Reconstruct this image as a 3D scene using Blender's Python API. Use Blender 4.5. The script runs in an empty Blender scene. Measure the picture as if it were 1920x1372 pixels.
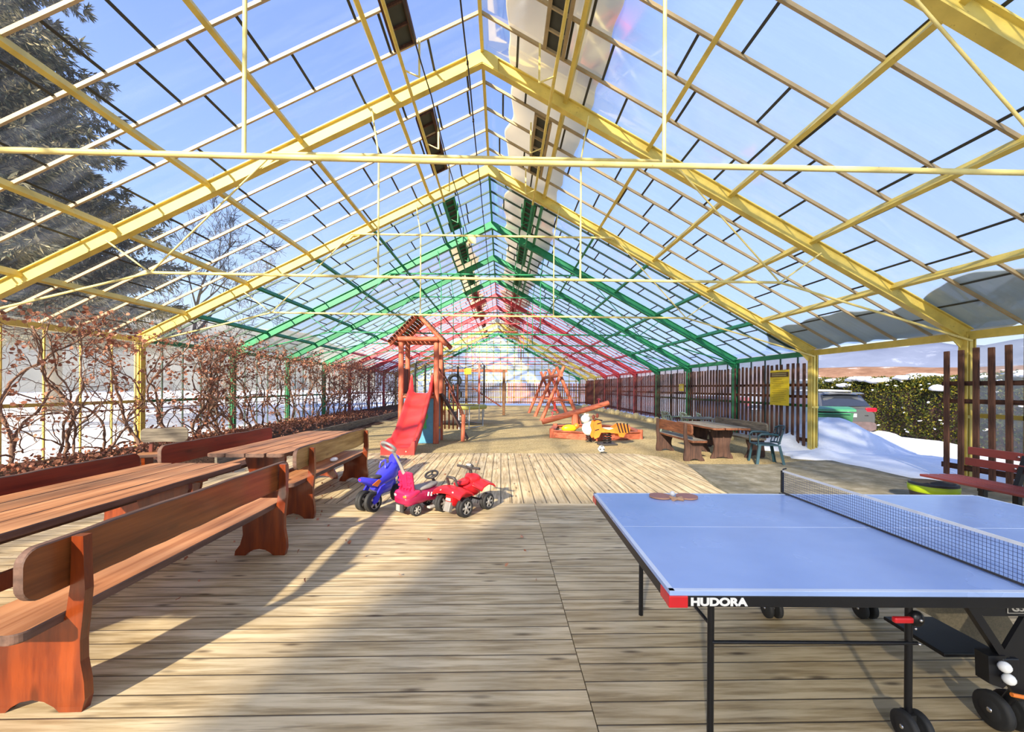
import bpy, bmesh, math, random
from math import sin, cos, pi, sqrt, atan2, radians
from mathutils import Vector, Matrix, Euler
from mathutils import noise as mnoise

S = bpy.context.scene
COL = S.collection
# ------------------------------------------------------------------ camera
YAW = math.atan(20 / 780)
cam = bpy.data.cameras.new('camera')
cam.sensor_width = 36; cam.lens = 36 * 780 / 1920; cam.shift_y = 41 / 1920
cam.clip_start = .05; cam.clip_end = 3000
cam_o = bpy.data.objects.new('camera', cam); COL.objects.link(cam_o)
cam_o.matrix_world = Matrix.Translation((0, 0, 1.56)) @ Matrix.Rotation(-YAW, 4, 'Z') @ Matrix.Rotation(pi / 2, 4, 'X') @ Matrix.Rotation(.006, 4, 'Z')
S.camera = cam_o
# ------------------------------------------------------------------ sky, sun, exposure
W = bpy.data.worlds.new('sky'); S.world = W; W.use_nodes = True
nt = W.node_tree; nt.nodes.clear()
_o = nt.nodes.new('ShaderNodeOutputWorld'); _b = nt.nodes.new('ShaderNodeBackground')
_tc = nt.nodes.new('ShaderNodeTexCoord'); _sx = nt.nodes.new('ShaderNodeSeparateXYZ'); _r = nt.nodes.new('ShaderNodeValToRGB')
nt.links.new(_tc.outputs['Generated'], _sx.inputs[0]); nt.links.new(_sx.outputs['Z'], _r.inputs[0])
_cr = _r.color_ramp
_cr.elements[0].position = 0; _cr.elements[0].color = (.82, .90, .95, 1)
_cr.elements[1].position = .85; _cr.elements[1].color = (.20, .30, .68, 1)
for p, c in ((.12, (.52, .68, .90, 1)), (.35, (.31, .46, .82, 1)), (.6, (.22, .34, .72, 1))):
    e = _cr.elements.new(p); e.color = c
nt.links.new(_r.outputs[0], _b.inputs[0]); _b.inputs[1].default_value = .93
nt.links.new(_b.outputs[0], _o.inputs[0])
SUN_DIR = Vector((.372, .825, -.423)).normalized()
sl = bpy.data.lights.new('sun', 'SUN'); sl.energy = 8.5; sl.angle = radians(1.6); sl.color = (1, .87, .70)
so = bpy.data.objects.new('sun', sl); COL.objects.link(so)
so.rotation_euler = SUN_DIR.to_track_quat('-Z', 'Y').to_euler(); so.location = (-20, -40, 30)
S.view_settings.view_transform = 'Standard'; S.view_settings.look = 'None'
S.view_settings.exposure = 0.7; S.view_settings.gamma = 1; S.view_settings.use_curve_mapping = False
S.cycles.transparent_max_bounces = 24; S.cycles.max_bounces = 8

# ------------------------------------------------------------------ materials
def srgb(r, g, b):
    f = lambda c: (c / 255 / 12.92) if c / 255 <= .04045 else ((c / 255 + .055) / 1.055) ** 2.4
    return (f(r), f(g), f(b), 1)
MATS = {}
class NT:
    def __init__(s, name):
        s.m = bpy.data.materials.new(name); s.m.use_nodes = True; s.t = s.m.node_tree; s.t.nodes.clear()
        s.out = s.n('OutputMaterial'); MATS[name] = s.m
    def n(s, k, **kw):
        x = s.t.nodes.new('ShaderNode' + k)
        for a, b in kw.items(): setattr(x, a, b)
        return x
    def l(s, a, b): s.t.links.new(a, b)
    def val(s, sock, v):
        if hasattr(v, 'is_linked') or hasattr(v, 'links'): s.l(v, sock)
        else: sock.default_value = v
    def math(s, op, a, b=0.0, c=None):
        x = s.n('Math', operation=op); s.val(x.inputs[0], a); s.val(x.inputs[1], b)
        if c is not None: s.val(x.inputs[2], c)
        return x.outputs[0]
    def mix(s, fac, a, b, mode='MIX'):
        x = s.n('MixRGB', blend_type=mode); s.val(x.inputs[0], fac); s.val(x.inputs[1], a); s.val(x.inputs[2], b); return x.outputs[0]
    def coord(s, scale=(1, 1, 1), which='Object'):
        tc = s.n('TexCoord'); mp = s.n('Mapping'); mp.inputs['Scale'].default_value = scale
        s.l(tc.outputs[which], mp.inputs[0]); return mp.outputs[0]
    def noise(s, vec, scale, detail=3, rough=.55, out='Fac'):
        x = s.n('TexNoise'); s.l(vec, x.inputs['Vector']); x.inputs['Scale'].default_value = scale
        x.inputs['Detail'].default_value = detail; x.inputs['Roughness'].default_value = rough; return x.outputs[out]
    def ramp(s, fac, stops):
        x = s.n('ValToRGB'); cr = x.color_ramp; s.l(fac, x.inputs[0])
        cr.elements[0].position, cr.elements[0].color = stops[0]
        cr.elements[1].position, cr.elements[1].color = stops[-1]
        for p, c in stops[1:-1]: cr.elements.new(p).color = c
        return x.outputs[0]
    def bsdf(s, col, rough=.6, metal=0., bump=None, bstr=.3, bdist=.01, spec=.5, coat=0.):
        b = s.n('BsdfPrincipled'); s.val(b.inputs['Base Color'], col); s.val(b.inputs['Roughness'], rough)
        b.inputs['Metallic'].default_value = metal; b.inputs['Specular IOR Level'].default_value = spec
        if coat: b.inputs['Coat Weight'].default_value = coat; b.inputs['Coat Roughness'].default_value = .12
        if bump is not None:
            bp = s.n('Bump'); bp.inputs['Strength'].default_value = bstr; bp.inputs['Distance'].default_value = bdist
            s.l(bump, bp.inputs['Height']); s.l(bp.outputs[0], b.inputs['Normal'])
        s.l(b.outputs[0], s.out.inputs[0]); return b
def dark(c, k): return (c[0] * k, c[1] * k, c[2] * k, 1)
def plain(name, col, rough=.55, metal=0., var=.12, scale=9, spec=.5, coat=0., bump=.1):
    t = NT(name); v = t.coord(); n = t.noise(v, scale)
    c = t.ramp(n, [(.3, dark(col, 1 - var)), (.7, dark(col, 1 + var * .5))])
    t.bsdf(c, rough, metal, n, bump, .004, spec, coat); return t.m
def wood(name, c1, c2, axis, rough=.55, grain=9, stretch=.09, coat=0., knots=True, bump=.35):
    t = NT(name); sc = [1, 1, 1]; sc['xyz'.index(axis)] = stretch
    v = t.coord(tuple(sc)); n1 = t.noise(v, grain * 3.2, 6, .62); n2 = t.noise(v, grain * .5, 2)
    c = t.ramp(n1, [(.30, dark(c1, .55)), (.42, c1), (.62, c2), (.8, dark(c2, 1.1))])
    c = t.mix(t.math('MULTIPLY', n2, .55), c, dark(c1, .9))
    if knots:
        kk = [6, 6, 6]; kk['xyz'.index(axis)] = 1.9
        vo = t.n('TexVoronoi'); t.l(t.coord(tuple(kk)), vo.inputs['Vector']); vo.inputs['Scale'].default_value = 1.0
        m = t.ramp(vo.outputs['Distance'], [(.07, (1, 1, 1, 1)), (.16, (0, 0, 0, 1))])
        c = t.mix(t.math('MULTIPLY', m, .7), c, dark(c1, .35))
    t.bsdf(c, rough, 0, n1, bump, .004, .4, coat); return t.m

def steel(name, col):
    t = NT(name); v = t.coord(); n = t.noise(v, 3.5, 5); n2 = t.noise(v, 30, 3)
    c = t.ramp(n, [(.3, dark(col, .78)), (.55, col), (.8, dark(col, 1.12))])
    spot = t.ramp(n2, [(.66, (0, 0, 0, 1)), (.74, (1, 1, 1, 1))])
    c = t.mix(t.math('MULTIPLY', spot, .45), c, srgb(120, 80, 30))
    t.bsdf(c, .5, 0, n2, .12, .003, .4); return t.m
M_Y = steel('yellow_paint', srgb(218, 194, 96)); M_G = steel('green_paint', srgb(40, 136, 88)); M_P = steel('red_paint', srgb(206, 74, 82))
M_YL = steel('pale_yellow_paint', srgb(226, 208, 130))
M_BROWN = wood('brown_fence_wood', srgb(74, 48, 38), srgb(112, 76, 58), 'z', .7)
M_BROWNY = wood('brown_rail_wood', srgb(62, 38, 30), srgb(96, 62, 46), 'y', .7)
M_BAR = steel('sunlit_bar_paint', srgb(188, 166, 128)); M_BARR = steel('tan_bar_paint', srgb(168, 148, 110))  # left-slope bars painted paler as if sunlit, right-slope ones tan
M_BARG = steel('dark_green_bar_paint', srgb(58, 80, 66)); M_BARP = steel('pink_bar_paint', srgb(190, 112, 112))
M_LAP = plain('dark_putty', srgb(58, 60, 52), .7)
# stained picnic furniture
O1, O2 = srgb(98, 36, 9), srgb(136, 58, 15)
M_OZ = wood('orange_stain_upright', O1, O2, 'z', .32, 4, .12, .35)
M_OY = wood('brown_stain_board', srgb(112, 58, 24), srgb(146, 82, 38), 'y', .36, 4, .06, .25)
M_OR = wood('red_stain_board', srgb(112, 34, 20), srgb(142, 50, 30), 'y', .4, 4, .06, .2)
M_SEAT = wood('worn_seat_wood', srgb(166, 108, 66), srgb(204, 148, 102), 'y', .5, 5, .05)
M_EDGE = wood('bark_edge_wood', srgb(84, 62, 52), srgb(112, 84, 70), 'y', .7, 6, .1, knots=False)
M_OX = wood('orange_stain_beam', O1, O2, 'x', .35, 4, .1, .3)
M_LIVE = wood('live_edge_wood', srgb(150, 116, 62), srgb(196, 160, 98), 'y', .55, 4, .08)
M_GREYW = wood('weathered_grey_wood', srgb(112, 104, 90), srgb(156, 146, 126), 'y', .75)
M_GREYX = wood('weathered_grey_board', srgb(112, 104, 90), srgb(156, 146, 126), 'x', .75)
M_DKW = wood('dark_weathered_wood', srgb(58, 40, 34), srgb(88, 62, 50), 'z', .7)
M_DKY = wood('dark_weathered_board', srgb(92, 56, 38), srgb(134, 84, 54), 'y', .65)
M_LOG = wood('red_brown_log', srgb(172, 88, 62), srgb(206, 122, 90), 'z', .6, 5, .15)
M_LOGB = wood('red_brown_beam', srgb(172, 88, 62), srgb(206, 122, 90), 'x', .6, 5, .15)
M_LOGD = wood('dark_red_brown_wood', srgb(96, 44, 34), srgb(132, 68, 50), 'z', .6, 5, .15)
M_TRIMB = wood('brown_frame_wood', srgb(110, 78, 50), srgb(146, 106, 70), 'z', .7)
# plastics etc
M_BLACK = plain('black_metal', (.012, .012, .014, 1), .35, .3); M_RUB = plain('black_rubber', (.02, .02, .02, 1), .7)
M_CHROME = plain('bright_metal', (.7, .7, .72, 1), .25, 1.); M_GALV = plain('galvanised_metal', (.55, .57, .58, 1), .4, .8)
M_WHITE = plain('white_plastic', srgb(235, 235, 230), .4); M_GREYP = plain('grey_plastic', srgb(150, 146, 140), .45)
M_DGREYP = plain('dark_grey_plastic', srgb(60, 56, 54), .5); M_SILV = plain('silver_plastic', srgb(176, 172, 164), .35, .2)
M_REDP = plain('red_plastic', srgb(214, 32, 40), .3, coat=.3); M_PINKP = plain('pink_red_plastic', srgb(206, 36, 84), .3, coat=.3)
M_DPINKP = plain('dark_pink_plastic', srgb(150, 24, 66), .3, coat=.3)
M_BLUEP = plain('blue_plastic', srgb(64, 62, 214), .3, coat=.3); M_TEAL = plain('dark_teal_plastic', srgb(38, 72, 84), .4)
M_SLIDE = plain('red_slide_plastic', srgb(226, 62, 58), .35, coat=.2, var=.06)
M_LBLUE = plain('blue_painted_board', srgb(84, 150, 184), .5); M_FROG = plain('green_painted_figure', srgb(64, 172, 92), .5)
M_LIME = plain('lime_band', srgb(176, 204, 30), .4); M_YSIGN = plain('yellow_sign', srgb(222, 196, 24), .4, var=.04)
M_SIGNT = plain('dark_sign_band', srgb(92, 66, 30), .5); M_SIGNL = plain('ochre_print', srgb(170, 144, 14), .5)
M_ORANGE = plain('orange_paint', srgb(236, 128, 44), .45); M_STRIPE = plain('black_paint', (.015, .013, .012, 1), .5)
M_CREAM = plain('cream_paint', srgb(232, 222, 196), .5); M_LIGHTY = plain('faded_yellow_vinyl', srgb(178, 176, 92), .6)
M_MAROON = plain('maroon_paint', srgb(120, 52, 50), .5)
M_GLASSK = plain('tinted_glass', (.02, .025, .035, 1), .05, .0, spec=1.)
M_CAR = plain('grey_car_paint', srgb(96, 100, 104), .3, .5, coat=.6, var=.04); M_CARD = plain('muddy_bumper', srgb(84, 72, 74), .7, var=.3)
M_TAIL = plain('red_lamp', srgb(170, 16, 34), .2); M_BINL = plain('green_bin_lid', srgb(54, 124, 84), .4); M_BINB = plain('green_bin_body', srgb(34, 92, 56), .5)
M_YBIN = plain('yellow_bin', srgb(226, 190, 26), .4); M_RBOX = plain('red_tarp', srgb(188, 70, 54), .6); M_BBOX = plain('blue_tarp', srgb(60, 88, 150), .6)
M_STONE = plain('cream_stone', srgb(222, 204, 150), .85, var=.25, scale=6, bump=.6)
M_CLOTH = plain('pale_green_cloth', srgb(198, 214, 190), .9, var=.2)

def glass_mat(name, tint, dirt, haze_col, trans=0.0, frost=0.0, streak=(2.2, .25, 1), film_from=None):
    # clear pane with a fresnel sheen and dirty film; frost mixes in a scattering film of thin snow
    t = NT(name); v = t.coord(streak); n = t.noise(v, 1.6, 5, .6)
    tr = t.n('BsdfTransparent'); tr.inputs[0].default_value = tint
    gl = t.n('BsdfGlossy'); gl.inputs['Roughness'].default_value = .07; gl.inputs[0].default_value = (1, 1, 1, 1)
    fr = t.n('Fresnel'); fr.inputs[0].default_value = 1.35
    m1 = t.n('MixShader'); t.l(t.math('MULTIPLY', fr.outputs[0], .28), m1.inputs[0]); t.l(tr.outputs[0], m1.inputs[1]); t.l(gl.outputs[0], m1.inputs[2])
    df = t.n('BsdfTranslucent'); df.inputs[0].default_value = haze_col
    d2 = t.n('BsdfDiffuse'); d2.inputs[0].default_value = haze_col
    a = t.n('MixShader'); a.inputs[0].default_value = .25; t.l(df.outputs[0], a.inputs[1]); t.l(d2.outputs[0], a.inputs[2])
    m2 = t.n('MixShader'); t.l(m1.outputs[0], m2.inputs[1]); t.l(a.outputs[0], m2.inputs[2])
    f = t.ramp(n, [(.45, (0, 0, 0, 1)), (.8, (1, 1, 1, 1))])
    f = t.math('MULTIPLY_ADD', f, dirt, frost); f = t.math('MINIMUM', f, 1.0)
    if film_from is not None:                  # the film lies only on the lower part of the slope, with a ragged upper edge
        tc = t.n('TexCoord'); sx = t.n('SeparateXYZ'); t.l(tc.outputs['Object'], sx.inputs[0])
        e = t.math('ADD', sx.outputs[0], t.math('MULTIPLY', t.noise(tc.outputs['Object'], .7, 3), .9)); e = t.math('SUBTRACT', e, film_from); e = t.n('Clamp') if 0 else t.math('MINIMUM', t.math('MAXIMUM', e, .03), 1.0); f = t.math('MULTIPLY', f, e)
    t.l(f, m2.inputs[0]); t.l(m2.outputs[0], t.out.inputs[0]); return t.m
M_GLASS = glass_mat('clear_roof_glass', (.93, .95, .96, 1), .10, (.62, .70, .84, 1), frost=.02, streak=(.3, 2.4, .3))
M_GLASSR = glass_mat('snow_filmed_roof_glass', (.93, .96, .98, 1), .22, (.52, .70, .90, 1), frost=.64, streak=(.3, 2.4, .3), film_from=1.6)
M_GLASSW = glass_mat('hazy_wall_glass', (.92, .93, .92, 1), .25, (.74, .72, .62, 1), frost=.22)
M_GLASSX = glass_mat('whitish_wall_glass', (.92, .93, .92, 1), .2, (.86, .87, .86, 1), frost=.5)
M_GLASSE = glass_mat('whitened_gable_glass', (.93, .95, .96, 1), .2, (.84, .92, .98, 1), frost=.85)
M_GLASSF = glass_mat('frosted_sun_screen_glass', (.93, .95, .96, 1), .25, (.86, .90, .96, 1), frost=.58)  # for the unseen front pane that dims the sun

def snow_mat(name, col, trans=.0):
    t = NT(name); v = t.coord(); n = t.noise(v, 2.2, 6, .6); n2 = t.noise(v, 26, 3)
    c = t.ramp(n, [(.25, dark(col, .9)), (.6, col)])
    b = t.bsdf(c, .9, 0, t.math('ADD', n, t.math('MULTIPLY', n2, .25)), .5, .08, .2)
    if trans:
        tl = t.n('BsdfTranslucent'); tl.inputs[0].default_value = col; m = t.n('MixShader'); m.inputs[0].default_value = trans
        t.l(b.outputs[0], m.inputs[1]); t.l(tl.outputs[0], m.inputs[2]); t.l(m.outputs[0], t.out.inputs[0])
    return t.m
M_SNOW = snow_mat('snow', (.86, .89, .94, 1)); M_RSNOW = snow_mat('roof_snow', (.86, .78, .62, 1), .8); M_DSNOW = snow_mat('dirty_roof_snow', (.58, .56, .48, 1), .5)

def deck_mat(name, across, w, c1, c2, gap=.0075):
    # planks: ACROSS is the axis that counts the boards
    t = NT(name); tc = t.n('TexCoord'); sx = t.n('SeparateXYZ'); t.l(tc.outputs['Object'], sx.inputs[0])
    q = sx.outputs['XYZ'.index(across)]; al = sx.outputs['Y' if across == 'X' else 'X']
    k = t.math('DIVIDE', q, w); idx = t.math('FLOOR', k); fr = t.math('SUBTRACT', k, idx)
    wn = t.n('TexWhiteNoise', noise_dimensions='1D'); t.l(idx, wn.inputs['W'])
    cmb = t.n('CombineXYZ'); t.l(t.math('MULTIPLY', q, 1.0), cmb.inputs[1]); t.l(t.math('MULTIPLY_ADD', wn.outputs[0], 37.0, t.math('MULTIPLY', al, .07)), cmb.inputs[0]); t.l(t.math('MULTIPLY', idx, 7.3), cmb.inputs[2])
    n1 = t.noise(cmb.outputs[0], 26, 6, .62)
    c = t.ramp(n1, [(.28, dark(c1, .5)), (.41, c1), (.58, c2), (.78, dark(c2, 1.12))])
    c = t.mix(t.math('MULTIPLY', wn.outputs[0], .38), c, dark(c1, .82))
    # large worn patches
    n3 = t.noise(tc.outputs['Object'], .9, 4); c = t.mix(t.ramp(n3, [(.45, (0, 0, 0, 1)), (.7, (.4, .4, .4, 1))]), c, srgb(128, 112, 82))
    # knots
    cm2 = t.n('CombineXYZ'); t.l(t.math('MULTIPLY', al, 2.6), cm2.inputs[0]); t.l(t.math('MULTIPLY', q, 11), cm2.inputs[1])
    vo = t.n('TexVoronoi'); t.l(cm2.outputs[0], vo.inputs['Vector']); vo.inputs['Scale'].default_value = 1
    kn = t.ramp(vo.outputs['Distance'], [(.06, (1, 1, 1, 1)), (.21, (0, 0, 0, 1))])
    rnd = t.n('SeparateColor'); t.l(vo.outputs['Color'], rnd.inputs[0])
    kn = t.math('MULTIPLY', kn, t.math('GREATER_THAN', rnd.outputs[0], .25))
    c = t.mix(t.math('MULTIPLY', kn, .8), c, srgb(72, 54, 34))
    # dark short streaks
    cm3 = t.n('CombineXYZ'); t.l(t.math('MULTIPLY', al, .9), cm3.inputs[0]); t.l(t.math('MULTIPLY', q, 15), cm3.inputs[1]); t.l(idx, cm3.inputs[2])
    n4 = t.noise(cm3.outputs[0], 1.6, 4, .6); c = t.mix(t.ramp(n4, [(.60, (0, 0, 0, 1)), (.72, (.6, .6, .6, 1))]), c, srgb(86, 68, 44))
    g = t.math('MINIMUM', t.math('MULTIPLY', t.math('MINIMUM', fr, t.math('SUBTRACT', 1.0, fr)), w / gap), 1.0)
    c = t.mix(g, srgb(52, 40, 26), c)
    t.bsdf(c, .62, 0, t.math('MULTIPLY_ADD', n1, .12, g), .5, .006, .3); return t.m
DK1, DK2 = srgb(182, 159, 118), srgb(226, 206, 166)
M_DECKX = deck_mat('deck_boards_across', 'Y', .143, DK1, DK2); M_DECKY = deck_mat('deck_boards_along', 'X', .157, dark(DK1, 1.12), dark(DK2, 1.0), .012)
def ground_mat(name, cs, scale, bstr, bdist):
    t = NT(name); v = t.coord(); n = t.noise(v, scale, 5, .7); n2 = t.noise(v, scale * .06, 3); n3 = t.noise(v, scale * 3, 2)
    c = t.ramp(n, [(.3, cs[0]), (.5, cs[1]), (.68, cs[2])]); c = t.mix(t.math('MULTIPLY', n2, .5), c, cs[0])
    t.bsdf(c, .95, 0, t.math('ADD', n, n3), bstr, bdist, .15); return t.m
M_GRAVEL = ground_mat('wood_chip_ground', (srgb(138, 118, 78), srgb(206, 184, 134), srgb(238, 222, 178)), 26, .9, .03)
M_SOIL = ground_mat('soil', (srgb(60, 44, 34), srgb(92, 68, 52), srgb(120, 92, 70)), 14, .9, .04)
M_CONC = ground_mat('concrete', (srgb(104, 100, 84), srgb(132, 126, 108), srgb(160, 156, 142)), 3.5, .25, .01)
def leafmat(name, cols, trans=.25, rough=.7):
    t = NT(name); g = t.n('NewGeometry'); r = t.ramp(g.outputs['Random Per Island'], [(i / (len(cols) - 1), c) for i, c in enumerate(cols)])
    b = t.bsdf(r, rough, spec=.2)
    if trans:
        tl = t.n('BsdfTranslucent'); t.l(r, tl.inputs[0]); m = t.n('MixShader'); m.inputs[0].default_value = trans
        t.l(b.outputs[0], m.inputs[1]); t.l(tl.outputs[0], m.inputs[2]); t.l(m.outputs[0], t.out.inputs[0])
    return t.m
M_LEAF = leafmat('dry_vine_leaf', [srgb(120, 72, 56), srgb(170, 112, 88), srgb(210, 154, 126), srgb(140, 90, 62)])
M_THUJA = leafmat('thuja_leaf', [srgb(36, 48, 22), srgb(70, 78, 26), srgb(112, 104, 24), srgb(52, 62, 26), srgb(44, 56, 24)], .15)
M_BEECH = leafmat('beech_leaf', [srgb(166, 78, 46), srgb(206, 112, 70), srgb(224, 140, 96)], .25)
M_NEEDLE = leafmat('spruce_needle', [srgb(48, 58, 46), srgb(78, 86, 72), srgb(186, 172, 134), srgb(66, 70, 52), srgb(122, 120, 98)], .1)
M_BARK = wood('vine_bark', srgb(116, 88, 72), srgb(168, 134, 112), 'z', .9, 14, .3, knots=False)
M_BARKD = wood('tree_bark', srgb(70, 60, 52), srgb(104, 92, 80), 'z', .9, 8, .3, knots=False)
M_TWIG = plain('reddish_twig', srgb(150, 118, 98), .9)

# ------------------------------------------------------------------ mesh builder
class MB:
    def __init__(s): s.v = []; s.f = []; s.mi = []; s.sm = []
    def add(s, vs, fs, mi=0, smooth=False):
        o = len(s.v); s.v += [tuple(v) for v in vs]
        for f in fs: s.f.append(tuple(i + o for i in f)); s.mi.append(mi); s.sm.append(smooth)
        return s
    def hexa(s, c8, mi=0): return s.add(c8, [(0, 3, 2, 1), (4, 5, 6, 7), (0, 1, 5, 4), (1, 2, 6, 5), (2, 3, 7, 6), (3, 0, 4, 7)], mi)
    def box(s, c, size, mi=0, M=None, bev=0.0):
        x, y, z = (k / 2 for k in size); T = Matrix.Translation(c) @ (M.to_4x4() if M is not None else Matrix())
        if bev <= 0:
            return s.hexa([T @ Vector(p) for p in ((-x, -y, -z), (x, -y, -z), (x, y, -z), (-x, y, -z), (-x, -y, z), (x, -y, z), (x, y, z), (-x, y, z))], mi)
        bm = bmesh.new(); bmesh.ops.create_cube(bm, size=1); bmesh.ops.scale(bm, vec=(size[0], size[1], size[2]), verts=bm.verts)
        bmesh.ops.bevel(bm, geom=list(bm.edges), offset=min(bev, min(size) * .45), segments=2, profile=.5, affect='EDGES')
        bm.verts.index_update(); s.add([T @ v.co for v in bm.verts], [[v.index for v in f.verts] for f in bm.faces], mi); bm.free(); return s
    def bar(s, a, b, w, h, mi=0, up=(0, 0, 1), bev=0.0):
        a = Vector(a); b = Vector(b); d = b - a; L = d.length; d.normalize(); u = Vector(up)
        if abs(d.dot(u)) > .99: u = Vector((0, 1, 0))
        r = d.cross(u).normalized(); u = r.cross(d); M = Matrix((r, d, u)).transposed()
        return s.box((a + b) / 2, (w, L, h), mi, M, bev)
    def tube(s, pts, r, n=8, mi=0, cap=True, smooth=True):
        pts = [Vector(p) for p in pts]; rs = r if isinstance(r, (list, tuple)) else [r] * len(pts); vs = []; N = len(pts); ref = None
        for i, p in enumerate(pts):
            d = (pts[min(i + 1, N - 1)] - pts[max(i - 1, 0)])
            d = d.normalized() if d.length > 1e-9 else Vector((0, 0, 1))
            if ref is None: ref = Vector((0, 0, 1)) if abs(d.z) < .9 else Vector((1, 0, 0))
            x = d.cross(ref)
            if x.length < 1e-4: x = d.cross(Vector((.3, 1, .2)))
            x.normalize(); y = d.cross(x); ref = x.cross(d)
            vs += [p + (x * cos(2 * pi * k / n) + y * sin(2 * pi * k / n)) * rs[i] for k in range(n)]
        fs = [(i * n + k, i * n + (k + 1) % n, (i + 1) * n + (k + 1) % n, (i + 1) * n + k) for i in range(N - 1) for k in range(n)]
        s.add(vs, fs, mi, smooth)
        if cap: s.add(vs[:n], [tuple(range(n))[::-1]], mi); s.add(vs[-n:], [tuple(range(n))], mi)
        return s
    def prism(s, poly, o, ux, uy, th, mi=0, mi_side=None):
        o = Vector(o); ux = Vector(ux); uy = Vector(uy); nn = ux.cross(uy).normalized() * th; n = len(poly)
        v = [o + ux * p[0] + uy * p[1] for p in poly]; v += [p + nn for p in v]
        s.add(v, [tuple(range(n))[::-1], tuple(range(n, 2 * n))], mi)
        return s.add(v, [(i, (i + 1) % n, n + (i + 1) % n, n + i) for i in range(n)], mi if mi_side is None else mi_side)
    def lathe(s, prof, n=24, M=None, mi=0, smooth=True, a0=0, a1=2 * pi):
        M = M if M is not None else Matrix(); full = abs(a1 - a0 - 2 * pi) < 1e-6; k = n if full else n + 1
        vs = [M @ Vector((r * cos(a0 + (a1 - a0) * i / n), r * sin(a0 + (a1 - a0) * i / n), z)) for r, z in prof for i in range(k)]
        fs = [(j * k + i, j * k + (i + 1) % k, (j + 1) * k + (i + 1) % k, (j + 1) * k + i) for j in range(len(prof) - 1) for i in range(n)]
        return s.add(vs, fs, mi, smooth)
    def ball(s, c, r, mi=0, n=16, sc=(1, 1, 1), M=None):
        T = Matrix.Translation(c) @ (M.to_4x4() if M is not None else Matrix()) @ Matrix.Diagonal((sc[0], sc[1], sc[2], 1))
        return s.lathe([(max(r * sin(pi * j / (n // 2)), 1e-4), -r * cos(pi * j / (n // 2))) for j in range(n // 2 + 1)], n, T, mi)
    def loft(s, rings, mi=0, smooth=True, cap=True):
        n = len(rings[0]); vs = [v for r in rings for v in r]
        s.add(vs, [(j * n + i, j * n + (i + 1) % n, (j + 1) * n + (i + 1) % n, (j + 1) * n + i) for j in range(len(rings) - 1) for i in range(n)], mi, smooth)
        if cap: s.add(rings[0], [tuple(range(n))[::-1]], mi); s.add(rings[-1], [tuple(range(n))], mi)
        return s
    def build(s, name, mats, parent=None, loc=None, rz=None):
        me = bpy.data.meshes.new(name); me.from_pydata(s.v, [], s.f)
        for m in (mats if isinstance(mats, (list, tuple)) else [mats]): me.materials.append(m)
        me.polygons.foreach_set('material_index', s.mi); me.polygons.foreach_set('use_smooth', s.sm); me.update()
        bm = bmesh.new(); bm.from_mesh(me); bmesh.ops.recalc_face_normals(bm, faces=bm.faces); bm.to_mesh(me); bm.free()
        o = bpy.data.objects.new(name, me); COL.objects.link(o)
        if parent is not None: o.parent = parent
        if loc is not None: o.location = loc
        if rz is not None: o.rotation_euler = (0, 0, rz)
        return o
def ring(x, w, h, zc, e=2.6, n=20, yc=0):
    # superellipse cross-section in the YZ plane at X
    out = []
    for i in range(n):
        a = 2 * pi * i / n; c, q = cos(a), sin(a)
        out.append(Vector((x, yc + w / 2 * math.copysign(abs(c) ** (2 / e), c), zc + h / 2 * math.copysign(abs(q) ** (2 / e), q))))
    return out
def tag(o, label=None, cat=None, group=None, kind=None):
    if label: o['label'] = label
    if cat: o['category'] = cat
    if group: o['group'] = group
    if kind: o['kind'] = kind
    return o
def thing(name, label, cat, loc=(0, 0, 0), rz=0, group=None, kind=None):
    o = bpy.data.objects.new(name, None); COL.objects.link(o); o.empty_display_size = .1
    o.location = loc; o.rotation_euler = (0, 0, rz); return tag(o, label, cat, group, kind)
def dup(root, loc, rz, label=None, group=None):
    def rec(o, par):
        c = o.copy(); COL.objects.link(c)
        if par is not None: c.parent = par; c.matrix_parent_inverse = o.matrix_parent_inverse.copy()
        for ch in [x for x in o.children]: rec(ch, c)
        return c
    r = rec(root, None); r.location = loc; r.rotation_euler = (0, 0, rz)
    if label: r['label'] = label
    if group: r['group'] = group
    return r
# ================================================================== BUILDING
XR, XL, XC, ZR = 7.9, -8.8, -.345, 7.09           # right/left wall, ridge, rafter apex
ZLt, ZRt = 2.80, 2.62                             # rafter top at the eaves
FY = lambda n: 6.86 + 3.5 * (n - 1)
N0, N1 = -3, 11
def roof(x, off=0.0):                             # height of rafter top (+ off) over x
    return (ZR + (x - XC) * (ZR - ZLt) / (XC - XL) if x < XC else ZR - (x - XC) * (ZR - ZRt) / (XR - XC)) + off
def fcol(n):
    return M_Y if n <= 2 else M_G if n <= 5 else M_P if n <= 8 else M_Y if n <= 10 else M_G
CNAME = lambda n: {M_Y: 'yellow', M_G: 'green', M_P: 'red'}[fcol(n)]
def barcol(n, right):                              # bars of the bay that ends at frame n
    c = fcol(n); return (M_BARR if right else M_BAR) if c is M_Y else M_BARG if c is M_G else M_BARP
SPOT = {-3: 'behind the camera at the front end', -2: 'behind the camera, second from the front end', -1: 'directly overhead beside the camera',
        0: 'nearest in view, its tie rod crossing the whole picture', 1: 'with its whole ridge joint in view, right post beside the open doorway near the red bench',
        2: 'second full one, right post at the far side of the open doorway by the yellow sign', 3: 'first green one, post beside the grey bench and plastic chair',
        4: 'middle green one, carrying the small yellow notice', 5: 'last green one before the red ones', 6: 'first of the red ones, past the slide tower',
        7: 'middle of the red ones', 8: 'last of the red ones before the rear yellow pair', 9: 'front one of the far yellow pair', 10: 'rear one of the far yellow pair at the back fence', 11: 'at the far gable wall'}
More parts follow.
